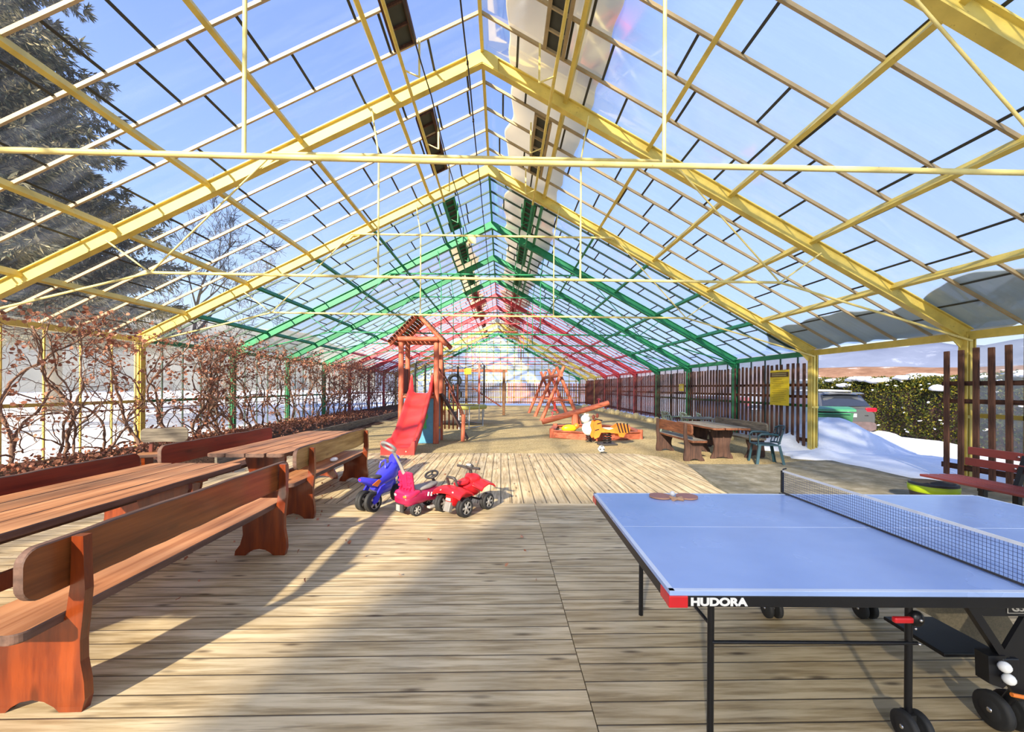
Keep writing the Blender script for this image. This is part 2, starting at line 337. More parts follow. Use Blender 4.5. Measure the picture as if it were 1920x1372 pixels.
for n in range(0, N1 + 1):
    y = FY(n); m = fcol(n); mt = M_YL if m is M_Y else m
    t = thing('roof_frame', f'{CNAME(n)} steel roof frame {SPOT[n]}', 'roof frame', (XC, y, 0), 0, 'steel roof frames spanning the greenhouse')
    dx = -XC
    for x, s in ((XL, -1), (XR, 1)):
        zt = ZLt if s < 0 else ZRt
        b = MB(); xx = x + dx
        b.box((xx - .0, 0, (zt - .12) / 2 - .06), (.05, .13, zt)); b.box((xx - .07, 0, (zt - .12) / 2 - .06), (.018, .14, zt)); b.box((xx + .07, 0, (zt - .12) / 2 - .06), (.018, .14, zt))
        b.box((xx, 0, .01), (.24, .24, .02))
        if s > 0: b.box((xx, -.01, 1.12), (.17, .15, .05))
        b.build('post', m, t)
        r = MB(); a = Vector((xx, 0, zt - .11)); e = Vector((0, 0, ZR - .11)); d = (e - a).normalized(); up = Vector((-d.z, 0, d.x)) if d.x > 0 else Vector((d.z, 0, -d.x))
        r.bar(a, e, .035, .2, 0, up); r.bar(a + up * .1, e + up * .1, .12, .018, 0, up); r.bar(a - up * .1, e - up * .1, .12, .02, 0, up)
        q = a + d * .9 - up * .1                                          # haunch plate at the knee
        r.prism([(0, 0), (.55, 0), (0, -.16)], (a - up * .1) + Vector((0, -.008, 0)), d, up, .016)
        pk = a - up * .1 + d * .05
        r.build('rafter', m, t)
    g = MB(); g.prism([(-.26, -.36), (0, -.22), (.26, -.36), (.26, -.15), (0, 0), (-.26, -.15)], (0, -.07, ZR), (1, 0, 0), (0, 0, 1), -.012); g.build('ridge_plate', m, t)
    # truss
    LX, RX = -5.6 + dx, 4.6 + dx; LZ = 3.36; RZ = 3.33; cl, crr = -3.69 + dx, 2.79 + dx; cz = 5.30
    MB().tube([(LX, -.09, LZ), (0, -.09, LZ - .03), (RX, -.09, RZ)], .023, 8).build('tie_rod', mt, t)
    MB().tube([(cl, -.09, cz), (crr, -.09, cz)], .026, 8).build('collar_tie', mt, t)
    for nx, nz, ex, ez, bx, cx in ((LX, LZ, XL + dx, ZLt - .25, -6.3 + dx, cl), (RX, RZ, XR + dx, ZRt - .22, 5.3 + dx, crr)):
        MB().tube([(nx, -.09, nz), (ex, -.07, ez)], .02, 8).build('sloped_tie', mt, t)
        k = MB(); k.tube([(nx, -.09, nz), (bx, -.08, roof(bx - dx, -.2))], .014, 6); k.build('brace', mt, t)
        k = MB(); k.tube([(nx, -.09, nz), (cx, -.08, cz)], .014, 6); k.build('brace', mt, t)
    for hx in (-2.0 + dx, 1.28 + dx):
        MB().tube([(hx, -.09, cz), (hx, -.09, LZ - .02)], .016, 6).build('hanger_rod', mt, t)
        MB().tube([(hx + (.12 if hx > 0 else -.12), -.09, roof(hx - dx, -.2)), (hx, -.09, cz)], .014, 6).build('hanger_rod', mt, t)

# purlins, ridge, eave beams: one long bar each, painted bay by bay
def longbar(name, x, z, w, h, ang, label, group, skip=()):
    b = MB()
    for n in range(N0, N1):
        if n in skip: continue
        b.box((0, (FY(n) + FY(n + 1)) / 2, 0), (w, 3.5, h), {M_Y: 0, M_G: 1, M_P: 2}[fcol(n + 1)], Matrix.Rotation(ang, 3, 'Y'))
    return tag(b.build(name, [M_Y, M_G, M_P], loc=(x, 0, z)), label, name.replace('_', ' '), group)
ORD = ['first', 'second', 'third', 'fourth', 'fifth']
al = math.atan((ZR - ZLt) / (XC - XL)); ar = math.atan((ZR - ZRt) / (XR - XC))
for i in range(5):
    x = XC - 1.47 * (i + 1); longbar('purlin', x, roof(x, -.035), .06, .11, -al, f'long painted purlin on the left roof slope, {ORD[i]} one below the ridge', 'purlins of the left slope')
    x = XC + 1.385 * (i + 1); longbar('purlin', x, roof(x, -.035), .06, .11, ar, f'long painted purlin on the right roof slope, {ORD[i]} one below the ridge', 'purlins of the right slope')
longbar('ridge_beam', XC, ZR + .02, .05, .17, 0, 'painted ridge beam running along the very top of the roof', None)
longbar('eave_beam', XL, ZLt - .12, .09, .12, 0, 'painted eave beam on top of the left glass wall above the vines', None)
longbar('eave_beam', XR, ZRt - .13, .09, .13, 0, 'painted eave beam over the doorway and the slatted fence on the right', None)

# glazing: one window per bay and slope
win = [0]
def window(verts, mat, bars, bm, joints=None, nm='window'):
    win[0] += 1
    o = MB().add(verts, [tuple(range(len(verts)))]).build(f'{nm}_{win[0]}', mat); tag(o, kind='structure')
    if bars: bars.build('glazing_bars', bm, o)
    if joints: joints.build('pane_joints', M_LAP, o)
    return o
rng = random.Random(4)
for n in range(N0, N1):
    y0, y1 = FY(n), FY(n + 1)
    for s in (-1, 1):
        xe = (XL - .12) if s < 0 else (XR + .12); GO = .05
        z0, z1 = roof(xe, GO), ZR + GO
        ang = al if s < 0 else ar; L = math.hypot(xe - XC, z1 - z0); dirx = (XC - xe) / L; dirz = (z1 - z0) / L
        up = Vector((-dirz, 0, dirx)) if dirx > 0 else Vector((dirz, 0, -dirx))
        b = MB(); j = MB()
        for k in range(6):
            y = y0 + 3.5 * k / 5
            if 0 < k < 5:
                b.bar((xe, y, z0 - .025), (XC, y, z1 - .025), .032, .045, 0, up)
            if k < 5:
                q = rng.uniform(.4, 1.3)
                while q < L - .3:
                    p = Vector((xe + dirx * q, 0, z0 + dirz * q - .012)); j.bar(p + Vector((0, y + .015, 0)), p + Vector((0, y + .685, 0)), .036, .008, 0, up)
                    q += rng.choice((.62, 1.25, 1.25, 1.3))
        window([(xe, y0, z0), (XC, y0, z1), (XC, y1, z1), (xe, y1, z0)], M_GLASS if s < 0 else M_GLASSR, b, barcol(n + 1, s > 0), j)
# roof vents: dark double rails with little ladders beside the ridge, one per bay and slope
for s in (-1, 1):
    for n in range(0, N1):
        y0 = FY(n) + .75; y1 = FY(n) + 2.75; xa = XC + s * .95; xb = XC + s * 1.22
        b = MB()
        for x in (xa, xb): b.bar((x, y0, roof(x, .0)), (x, y1, roof(x, .0)), .05, .07)
        for k in range(7):
            y = y0 + (y1 - y0) * k / 6; b.bar((xa, y, roof(xa, .0)), (xb, y, roof(xb, .0)), .025, .04)
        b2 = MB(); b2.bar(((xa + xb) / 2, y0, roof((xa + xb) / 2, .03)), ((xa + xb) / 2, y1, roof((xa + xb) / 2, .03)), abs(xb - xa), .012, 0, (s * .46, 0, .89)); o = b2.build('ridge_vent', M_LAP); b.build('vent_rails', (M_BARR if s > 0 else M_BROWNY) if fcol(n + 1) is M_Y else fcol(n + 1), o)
        tag(o, f'dark ladder-like vent frame under the {"left" if s < 0 else "right"} roof slope beside the ridge, {CNAME(n + 1)} bay that starts at frame: {SPOT[n]}'[:110], 'roof vent', 'ridge vent frames')
k = {}
for o in [o for o in COL.objects if o.name.startswith('ridge_vent')]:
    side = 'left' if 'left' in o['label'] else 'right'; i = k.get(side, 0); k[side] = i + 1
    q = ['nearest in view', 'before the first full yellow frame', 'between the two full yellow frames', 'before the first green frame', 'between the first and middle green frames', 'between the middle and last green frames', 'before the first red frame', 'between the first and middle red frames', 'between the middle and last red frames', 'before the far yellow pair', 'between the far yellow pair', 'at the far gable'][i]
    o['label'] = f'dark ladder-like vent frame just {side} of the ridge, {q}'
for s in (-1, 1):                                  # vent shafts with V brackets
    x = XC + s * 1.1; z = roof(x, -.36)
    t = thing('vent_shaft', f'long pipe with hanging V brackets just {"left" if s < 0 else "right"} of the ridge', 'vent shaft', (x, 0, z), 0, 'vent shafts under the ridge')
    for n in range(N0, N1):
        p = MB().tube([(0, FY(n), 0), (0, FY(n + 1), 0)], .026, 8, cap=False).build('pipe', fcol(n + 1), t)
        for f in (.3, .78):
            y = FY(n) + 3.5 * f; q = -s * .22
            v = MB(); v.bar((q, y, roof(x + q, 0) - z), (q * 1.05, y - .03, -.12), .03, .012); v.bar((q * 1.05, y - .03, -.12), (0, y, 0), .03, .012); v.build('bracket', M_YL if fcol(n + 1) is M_Y else fcol(n + 1), t)

# left wall: glass, bars, rails; right wall behind the fence; far gable; front bars and added sun screen
for n in range(0, N1):
    y0, y1 = FY(n), FY(n + 1)
    b = MB()
    for k in range(6):
        y = y0 + .7 * k; b.box((XL - .03, y, ZLt / 2), (.03, .028, ZLt - .1))
    window([(XL - .05, y0, 0), (XL - .05, y1, 0), (XL - .05, y1, ZLt), (XL - .05, y0, ZLt)], M_GLASSW, b, barcol(n + 1, False) if fcol(n + 1) is not M_Y else M_Y)
    if n != 1:
        b = MB()
        for k in range(6):
            y = y0 + .7 * k; b.box((XR + .12, y, ZRt / 2), (.03, .035, ZRt - .1))
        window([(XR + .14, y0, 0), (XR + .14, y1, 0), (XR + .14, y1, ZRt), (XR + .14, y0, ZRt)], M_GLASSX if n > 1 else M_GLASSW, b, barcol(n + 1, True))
for side, x, z in (('left', XL + .02, 1.18), ('right', XR + .13, 1.14)):
    longbar('wall_rail', x, z, .05, .07, 0, f'painted horizontal rail at waist height along the {side} glass wall' + (' beyond the doorway' if side == 'right' else ''), None, skip=tuple(range(N0, 2)) if side == 'right' else ())
b = MB(); b.box((0, 1.75, 0), (.05, 3.5, .07)); tag(b.build('wall_rail', M_Y, loc=(XR + .13, FY(0), 1.14)), 'yellow rail at waist height behind the fence right of the doorway', 'wall rail')
b = MB().tube([(XL + .03, 3, 1.0), (XL + .03, 41, 1.0)], .014, 6); tag(b.build('wall_pipe', M_MAROON), 'thin dark red pipe running low along the left glass wall behind the vines', 'pipe')
# far gable
yg = FY(11) + .1; bars = MB()
for i in range(24):
    x = XL + (XR - XL) * (i + .5) / 24; bars.box((x, yg - .03, roof(x) / 2), (.075, .04, roof(x)))
for i in range(12):
    z = .6 + i * .56
    xa = max(XL, XC - (ZR - z) / ((ZR - ZLt) / (XC - XL))); xb = min(XR, XC + (ZR - z) / ((ZR - ZRt) / (XR - XC))); bars.box(((xa + xb) / 2, yg - .03, z), (xb - xa, .04, .06 if i % 3 else .11))
window([(XL, yg, 0), (XR, yg, 0), (XR, yg, ZRt), (XC, yg, ZR + .05), (XL, yg, ZLt)], M_GLASSE, bars, M_YL)
b = MB(); b.box((1.2, FY(-3) - .35, 3.3), (13.8, .02, 7.0)); tag(b.build('front_sun_screen', M_GLASSF), kind='structure')  # unseen frosted pane, added to dim the sun on the front deck
yf = FY(-3) - .05; bars = MB()
for i in range(24):
    x = XL + (XR - XL) * (i + .5) / 24; bars.box((x, yf, roof(x) / 2), (.04, .04, roof(x)))
tag(bars.build('trim_front', M_YL), kind='structure')

# roof snow: ragged bank lying on the right slope beside the ridge, and dirty snow along the right eave
def snow_strip(name, ya, yb, xa, xb, th, mat, label, seed, amp, freq):
    b = MB(); ny = int((yb - ya) / .07); nx = 10; top = []; bot = []
    for j in range(ny + 1):
        y = ya + (yb - ya) * j / ny
        e0 = xa + amp * mnoise.noise((y * freq, seed, 0)) + amp * .35 * mnoise.noise((y * freq * 3.7, seed, 5)); e1 = xb + amp * mnoise.noise((y * freq * .8, seed, 9)) + amp * .3 * mnoise.noise((y * freq * 4, seed, 14))
        end = min(1, (j + 1) / 12, (ny - j + 1) / 12); c = (e0 + e1) / 2; e0 = c + (e0 - c) * end; e1 = c + (e1 - c) * end
        for i in range(nx + 1):
            u = i / nx; x = e0 + (e1 - e0) * u; h = th * (1 - (2 * u - 1) ** 4) * (.75 + .5 * mnoise.noise((x * 2, y * 1.5, seed)))
            bot.append((x, y, roof(x, .055))); top.append((x, y, roof(x, .062 + max(h, .002))))
    w = nx + 1; fb = [(j * w + i, j * w + i + 1, (j + 1) * w + i + 1, (j + 1) * w + i) for j in range(ny) for i in range(nx)]
    b.add(bot, fb, 0, True); b.add(top, fb, 0, True)
    return tag(b.build(name, mat), label, 'snow', kind='stuff')
snow_strip('ridge_snow', -4, 41, XC + .42, XC + 1.75, .16, M_RSNOW, 'ragged bank of old snow lying on the glass right of the ridge', 3.3, .32, .45)
snow_strip('eave_snow', 4.2, 11.6, XR - .85, XR + .15, .12, M_DSNOW, 'dirty grey snow lying on the right roof glass above the doorway', 8.1, .35, .6)
snow_strip('vent_snow', 14, 30, XC - 1.5, XC - .75, .1, M_RSNOW, 'patchy snow lying on the glass left of the ridge far back', 5.1, .3, .7)

# cables under the roof
def sag(a, b, d, n=10): return [Vector(a).lerp(Vector(b), i / n) - Vector((0, 0, d * 4 * (i / n) * (1 - i / n))) for i in range(n + 1)]
p = []
for n in range(-1, 9): p += sag((-1.25 + .07 * n, FY(n), 6.35), (-1.25 + .07 * (n + 1), FY(n + 1), 6.35), .10, 8)[:-1]
tag(MB().tube(p, .011, 6).build('electric_cable', M_STRIPE), 'thin black cable sagging from frame to frame left of the ridge', 'cable')
t = thing('festoon_cable', 'black cable with clips hanging under the ridge and ending at a bulb', 'cable', (0, 0, 0))
p = []
for n in range(-1, 9): p += sag((-.55, FY(n), 6.62), (-.55, FY(n + 1), 6.62), .14, 8)[:-1]
MB().tube(p, .012, 6).build('cord', M_STRIPE, t)
for q in p[::3]:
    MB().box((q.x, q.y, q.z), (.035, .05, .05), bev=.008).build('clip', M_STRIPE, t)
t = thing('light_bulb', 'round white lamp globe hanging under the ridge at the last green frame', 'lamp', (-.25, 23.5, 5.35))
MB().ball((0, 0, 0), .13, n=16).build('globe', M_WHITE, t); MB().tube([(0, 0, .1), (0, 0, .22)], .04, 10).build('socket', M_STRIPE, t); MB().tube([(0, 0, .2), (0, 0, 1.2)], .008, 6).build('cord', M_STRIPE, t)
t = thing('hanging_notice', 'small pale yellow board hanging from the collar tie of the second full yellow frame', 'sign', (-.75, FY(2) - .1, 5.3))
MB().box((0, 0, -.11), (.2, .012, .17), bev=.004).build('board', M_YL, t); MB().tube([(0, 0, -.03), (0, 0, .03)], .006, 6).build('hook', M_BLACK, t)
if 0:
  t = thing('sensor_box', 'small rusty box fixed on a bar of the left slope near the first full frame', 'box', (-1.05, 5.6, roof(-1.05, -.1)))


# floor
def flat(name, poly, z, mat, th=.06):
    b = MB(); b.prism(poly, (0, 0, z - th), (1, 0, 0), (0, 1, 0), th); return tag(b.build(name, mat), kind='structure')
flat('floor_front_left', [(-5.2, -6), (.449, -6), (.449, 5.62), (-5.2, 5.62)], 0, M_DECKX)
o = flat('floor_front_right', [(0, -6), (7.3, -6), (7.3, 5.62), (0, 5.62)], 0, M_DECKX); o.location = (.455, .06, -.002)
o = flat('floor_back_deck', [(-5.2, 5.626), (3.35, 5.626), (3.42, 6.6), (3.85, 8.5), (3.86, 8.75), (3.78, 9.1), (3.55, 9.6), (3.2, 9.88), (2.9, 9.93), (-5.2, 9.93)], 0, M_DECKY)
flat('floor_concrete', [(3.36, 5.68), (7.75, 5.68), (7.75, 9.2), (6.6, 9.0), (5.6, 8.6), (3.87, 8.6)], -.012, M_CONC)
def grid_ground(name, x0, x1, y0, y1, step, zf, mat, hole=None, kind='structure'):
    nx = int((x1 - x0) / step); ny = int((y1 - y0) / step); b = MB()
    vs = [(x0 + (x1 - x0) * i / nx, y0 + (y1 - y0) * j / ny) for j in range(ny + 1) for i in range(nx + 1)]
    vs = [(x, y, zf(x, y)) for x, y in vs]; w = nx + 1
    fs = [(j * w + i, j * w + i + 1, (j + 1) * w + i + 1, (j + 1) * w + i) for j in range(ny) for i in range(nx) if not (hole and hole(x0 + (x1 - x0) * (i + .5) / nx, y0 + (y1 - y0) * (j + .5) / ny))]
    b.add(vs, fs, 0, True); return tag(b.build(name, mat), kind=kind)
nz = lambda x, y, s, a: a * mnoise.noise((x * s, y * s, 3.3))
grid_ground('ground_wood_chips', -5.7, XR, 8.2, 41.8, .2, lambda x, y: -.045 + nz(x, y, 1.3, .018) + nz(x, y, .3, .02) - max(0, y - 22) * .008, M_GRAVEL)
grid_ground('ground_bed', XL - .02, -5.2, -6, 41.8, .25, lambda x, y: (.12 if x < -5.75 else -.02) + nz(x, y, 1.1, .05), M_SOIL)
b = MB(); b.box((-5.72, 25, .07), (.05, 33, .30)); o = b.build('bed_edging', M_GREYW); tag(o, 'low weathered board edging along the leaf-strewn vine bed', 'edging')
# outside snow
def snowz(x, y):
    d = max(0, x - XR - .3) if x > 0 else max(0, XL - x - .3)
    return -.06 + min(d, 1) * (nz(x, y, .5, .10) + nz(x, y, 2.1, .03)) + (min(max(0, x - 16), 40) * .02 if x > 0 else -min(d, 6) * .03 + min(max(0, d - 2), 25) * .035)
grid_ground('ground_snow_right', XR - .35, 60, 3, 90, .5, lambda x, y: snowz(x, y) if x > XR else -.05, M_SNOW)
grid_ground('ground_snow_left', -75, XL + .05, -10, 110, .6, snowz, M_SNOW)
grid_ground('ground_snow_far', -60, 60, 43, 120, 1.5, lambda x, y: -.3 + nz(x, y, .3, .2), M_SNOW)
# snow tongue on the concrete at the doorway
def lump(name, cx, cy, rx, ry, h, label, seed=0, rough=.3, cat='snow', mat=None, n=36):
    b = MB(); rings = 14; vs = []
    for j in range(rings + 1):
        u = j / rings
        for i in range(n):
            a = 2 * pi * i / n; k = 1 + rough * mnoise.noise((cos(a) * 2 + seed, sin(a) * 2, seed)) + rough * .4 * mnoise.noise((cos(a) * 6 + seed, sin(a) * 6, seed))
            x = rx * u * k * cos(a); y = ry * u * k * sin(a); z = h * (cos(u * pi) * .5 + .5) * (1 + rough * 1.0 * mnoise.noise((x * 1.7 + seed, y * 1.7, 1)) + rough * .4 * mnoise.noise((x * 5 + seed, y * 5, 1)))
            vs.append((x, y, max(z, 0) - (.09 if u == 1 else 0)))
    b.add(vs, [(j * n + i, j * n + (i + 1) % n, (j + 1) * n + (i + 1) % n, (j + 1) * n + i) for j in range(rings) for i in range(n)], 0, True)
    return tag(b.build(name, mat or M_SNOW, loc=(cx, cy, 0)), label, cat)
tag(lump('snow_pile', 9.05, 11.3, 2.2, 1.7, .80, 'tall shovelled snow pile beside the doorway in front of the green bin', 2.0), kind='thing')
lump('snow_pile', 10.6, 11.5, 1.5, 1.5, .36, 'lower snow heap at the right rear wheel of the parked car', 5.0)
lump('snow_pile', 7.6, 9.7, .75, .7, .14, 'small snow drift at the foot of the yellow post by the yellow sign', 7.0)
lump('snow_pile', 9.2, 8.2, 1.9, 2.6, .07, 'flat trodden snow spreading through the doorway onto the concrete', 9.0)
# ================================================================== FURNITURE
def board(b, L, lo, hi, w0, w1, seed, amp, mode, mi=0, mie=1, y0=0.0, rnd=.05, n=None):
    # plank along Y; mode 'v': lo..hi is Z and w0..w1 is X; mode 'h': lo..hi is X and w0..w1 is Z
    c = .006; vs = []; m = max(4, int((L - 2 * rnd) / .07)); ysl = [rnd * (1 - cos(pi / 2 * i / 6)) for i in range(6)] + [rnd + (L - 2 * rnd) * i / m for i in range(m + 1)] + [L - rnd * (1 - cos(pi / 2 * i / 6)) for i in range(5, -1, -1)]; n = len(ysl) - 1
    for j in range(n + 1):
        y = ysl[j]; e = min(y, L - y); k = 0 if e > rnd else rnd - sqrt(max(0, rnd * rnd - (rnd - e) ** 2))
        a = lo + k + amp * (mnoise.noise((y * 2.3, seed, 1)) + .5 * mnoise.noise((y * 7, seed, 2))); d = hi - k + amp * (mnoise.noise((y * 2.1, seed, 7)) + .5 * mnoise.noise((y * 6.3, seed, 8)))
        for p, q in ((a + c, w0), (d - c, w0), (d, w0 + c), (d, w1 - c), (d - c, w1), (a + c, w1), (a, w1 - c), (a, w0 + c)):
            vs.append((q, y0 + y, p) if mode == 'v' else (p, y0 + y, q))
    for j in range(n):
        for i in range(8):
            b.add([vs[j * 8 + i], vs[j * 8 + (i + 1) % 8], vs[(j + 1) * 8 + (i + 1) % 8], vs[(j + 1) * 8 + i]], [(0, 1, 2, 3)], mi if i in (0, 4) else mie)
    b.add(vs[:8], [tuple(range(8))], mie); b.add(vs[-8:], [tuple(range(8))], mie); return b
def arc(cx, cz, rx, rz, a0, a1, n): return [(cx + rx * cos(a0 + (a1 - a0) * i / n), cz + rz * sin(a0 + (a1 - a0) * i / n)) for i in range(n + 1)]
LEGP = [(-.015, 0), (.0, .06), (-.004, .14), (-.022, .24), (-.024, .34), (-.012, .46), (-.002, .58), (-.008, .70), (-.012, .84), (-.066, .84), (-.072, .6), (-.092, .46), (-.11, .43), (-.44, .43), (-.43, .36), (-.40, .27), (-.395, .19), (-.42, .10), (-.465, .04), (-.47, 0)] + [(-.37, 0), (-.345, .025), (-.30, .05), (-.245, .06), (-.19, .05), (-.145, .025), (-.12, 0)]
def bench(label, L, loc, rz, mats, group, live=.012, legs=(.27, .2), tall=0, name='bench', seed=1.):
    mleg, mback, mseat, medge = mats; t = thing(name, label, 'bench', loc, rz, group)
    for y in (legs[0], L - legs[1]):
        MB().prism(LEGP, (0, y + .022, 0), (1, 0, 0), (0, 0, 1), .044).build('leg_panel', mleg, t)
    board(MB(), L, .60 + tall, .845 + tall, -.122, -.080, seed, live, 'v', rnd=.07).build('backrest', [mback, medge], t)
    board(MB(), L, -.46, -.10, .432, .478, seed + 3, live * .6, 'h').build('seat', [mseat, medge], t)
    return t
def ptable(label, Wd, L, loc, rz, mats, group, n=4, seed=2., h=.76, name='picnic_table'):
    mtop, medge, mleg, mbeam = mats; t = thing(name, label, 'table', loc, rz, group)
    b = MB(); w = Wd / n
    for i in range(n):
        x = -Wd / 2 + i * w
        board(b, L, x + (.0 if i else 0), x + w - .005, h - .045, h, seed + i, .012 if i in (0, n - 1) else .001, 'h', rnd=.05 if i in (0, n - 1) else .01)
    b.build('tabletop', [mtop, medge], t)
    P = [(-.26, 0), (-.25, .06), (-.19, .16), (-.17, .3), (-.20, .45), (-.25, .60), (-.25, h - .09), (.25, h - .09), (.25, .60), (.20, .45), (.17, .3), (.19, .16), (.25, .06), (.26, 0), (.16, 0), (.12, .035), (0, .055), (-.12, .035), (-.16, 0)]
    for y in (.45, L - .45):
        MB().prism(P, (0, y + .024, 0), (1, 0, 0), (0, 0, 1), .048).build('leg_panel', mleg, t)
        MB().box((0, y, h - .068), (Wd - .16, .09, .05), bev=.01).build('crossbeam', mbeam, t)
    MB().bar((0, .45, .32), (0, L - .45, .32), .035, .11).build('stretcher', mleg, t); return t
ST = (M_OZ, M_OY, M_SEAT, M_EDGE); ST2 = (M_OZ, M_OR, M_SEAT, M_EDGE); ST3 = (M_OZ, M_LIVE, M_SEAT, M_EDGE)
GB = 'stained benches around the two long picnic tables'
bench('long orange-stained bench nearest the camera, rounded brown backrest end at the left picture edge', 2.25, (-1.98, 1.85, 0), 0, ST, GB, .008, (.21, .18), seed=1.2)
bench('dark red-backed bench on the wall side of the nearer picnic table', 2.9, (-3.98, 4.55, 0), pi, ST2, GB, .010, seed=4.4)
bench('bench with pale wavy live-edge backrest on the aisle side of the farther picnic table', 2.42, (-2.20, 4.70, 0), 0, ST3, GB, .022, (.30, .15), .02, seed=7.7)
bench('red-backed bench on the wall side of the farther picnic table', 2.3, (-4.0, 7.15, 0), pi, ST2, GB, .010, tall=.03, seed=9.1)
GT = 'long picnic tables on the left of the deck'
ptable('long picnic table with plank top nearest the camera on the left', .93, 2.95, (-3.14, 1.45, 0), 0, (M_SEAT, M_EDGE, M_OZ, M_OX), GT, 4)
ptable('farther picnic table, its near plank ends bright, behind the orange bench', .92, 2.6, (-3.04, 5.02, 0), 0, (M_SEAT, M_EDGE, M_OZ, M_OX), GT, 4, 5.)
# short live-edge seat behind them
t = bench('short seat with grey wavy backrest by the vines, beyond the red backrest', .62, (-5.32, 7.25, 0), pi / 2 * .0 + 2.0, (M_OZ, M_GREYW, M_SEAT, M_EDGE), None, .02, (.12, .12), .03, 'short_bench', 3.3)
o = MB().box((0, 0, .03), (.26, .34, .05), bev=.02).build('folded_blanket', M_CLOTH, loc=(-3.66, 5.1, .478)); tag(o, 'pale green folded blanket on the bench at the near end of the farther picnic table', 'blanket')
o = MB().ball((0, 0, .03), 1, n=12, sc=(.05, .09, .03)).build('crumpled_napkin', M_WHITE, loc=(-2.42, 6.1, .478)); tag(o, 'crumpled white napkin on the seat of the live-edge bench', 'napkin')
# weathered set on the right
DW = (M_DKW, M_DKY, M_GREYW, M_DKY)
GR = 'weathered benches by the slatted fence'
bench('dark brown weathered bench left of the grey table on the wood chips', 1.95, (4.0, 10.85, -.04), pi + .02, DW, GR, .006, (.2, .2), -.02, seed=11)
bench('weathered bench with pale grey backrest against the slatted fence', 2.3, (6.18, 9.35, -.04), 0, (M_DKW, M_GREYW, M_GREYW, M_GREYW), GR, .012, (.25, .25), -.02, seed=12)
ptable('dark weathered picnic table between the two outdoor-worn benches', .85, 1.95, (5.05, 8.95, -.04), 0, (M_GREYW, M_DKY, M_DKW, M_DKW), None, 3, 14., .75, 'weathered_table')
def plastic_chair(label, loc, rz, m, group=None):
    t = thing('plastic_chair', label, 'chair', loc, rz, group)
    b = MB(); rings = []
    s = MB(); s.box((0, .02, .42), (.46, .44, .03), bev=.012); s.build('seat', m, t)
    def bk(u, v):
        a = (u - .5) * 1.9; return Vector((sin(a) * .27, -.06 - cos(a) * .2 - v * .10, .42 + v * .40 - (abs(u - .5) * 2) ** 3 * .06 * v))
    b = MB()
    for i in range(7): b.bar(bk(i / 6, .12), bk(i / 6, .95), .035, .012)
    b.tube([bk(i / 12, 1) for i in range(13)], .018, 8); b.tube([bk(i / 12, .1) for i in range(13)], .018, 8); b.build('backrest', m, t)
    for sx in (-1, 1):
        MB().tube([(sx * .25, -.17, .64), (sx * .28, -.02, .66), (sx * .28, .16, .655), (sx * .27, .22, .6)], [.02, .024, .026, .022], 8).build('armrest', m, t)
        for sy, lean in ((1, .03), (-1, -.05)):
            l = MB(); x = sx * .22; y = .22 * sy - (.03 if sy < 0 else 0)
            l.bar((x + sx * .03, y + lean, 0), (x - sx * .005, y - lean * .3 - sy * .02, .42), .055, .014, 0, (0, 1, 0)); l.bar((x + sx * .055, y + lean - sy * .02, 0), (x + sx * .02, y - lean * .3 - sy * .04, .42), .014, .05, 0, (0, 1, 0))
            if sy > 0: l.bar((sx * .265, .21, .4), (sx * .27, .22, .62), .04, .018)
            l.build('leg', m, t)
    return t
c0 = plastic_chair('dark teal plastic armchair in front of the grey bench at the concrete edge', (5.7, 8.85, -.04), pi / 2 - .25, M_TEAL)
M_PGREEN = plain('pale_green_plastic', srgb(150, 168, 152), .45)
gc = 'pale plastic chairs by the fence'
c1 = plastic_chair('pale grey-green plastic armchair farthest left of the three by the fence', (6.05, 14.6, -.06), -pi / 2 + .3, M_PGREEN, gc)
dup(c1, (6.5, 14.1, -.06), -pi / 2 + .1, 'middle pale grey-green plastic armchair of the three by the fence', gc)
dup(c1, (6.85, 13.6, -.06), -pi / 2 - .2, 'pale grey-green plastic armchair of the three nearest the grey bench', gc)
t = thing('round_table', 'small round table beyond the weathered picnic table', 'table', (6.1, 12.7, -.05))
MB().lathe([(0.001, .72), (.48, .72), (.50, .705), (.48, .69), (.001, .69)], 32).build('tabletop', M_GREYW, t)
MB().lathe([(.05, .0), (.05, .69)], 12).build('pedestal', M_DKW, t); b = MB()
for k in range(4): b.bar((0, 0, .06), (.32 * cos(k * pi / 2 + .4), .32 * sin(k * pi / 2 + .4), .02), .06, .04)
b.build('foot', M_DKW, t)

# slatted fences: a panel per bay, each picket a part
def fence(label, x, ya, yb, zt, group='slatted fence panels along the right wall', nm='slatted_fence', sp=.2, along='y', mat=None):
    L = yb - ya; t = thing(nm, label, 'fence', (x, ya, 0), 0 if along == 'y' else -pi / 2, group)
    n = int(L / sp); pk = MB().box((0, 0, zt / 2 + .06), (.032, .088, zt - .12), bev=.008)
    p0 = None; r = random.Random(int(ya * 10 + x * 100))
    for i in range(n):
        y = sp * (i + .5) * L / (n * sp)
        if p0 is None: p = p0 = pk.build('picket', mat or M_BROWN, t)
        else: p = p0.copy(); COL.objects.link(p)
        p.parent = t; p.location = (0, y, r.uniform(-.02, .02)); p.rotation_euler = (r.uniform(-.012, .012), 0, r.uniform(-.05, .05))
    for z in (.26, 1.38, 1.68): MB().bar((.045, 0, z), (.045, L, z), .035, .075 if z != .26 else .09).build('rail', M_BROWNY, t)
    return t
FL = {2: 'behind the yellow sign, next to the doorway', 3: 'between the first and middle green posts', 4: 'between the middle and last green posts', 5: 'from the last green post to the first red post',
      6: 'between the first and middle red posts', 7: 'between the middle and last red posts', 8: 'from the last red post to the far yellow pair', 9: 'at the far right corner between the last yellow posts'}
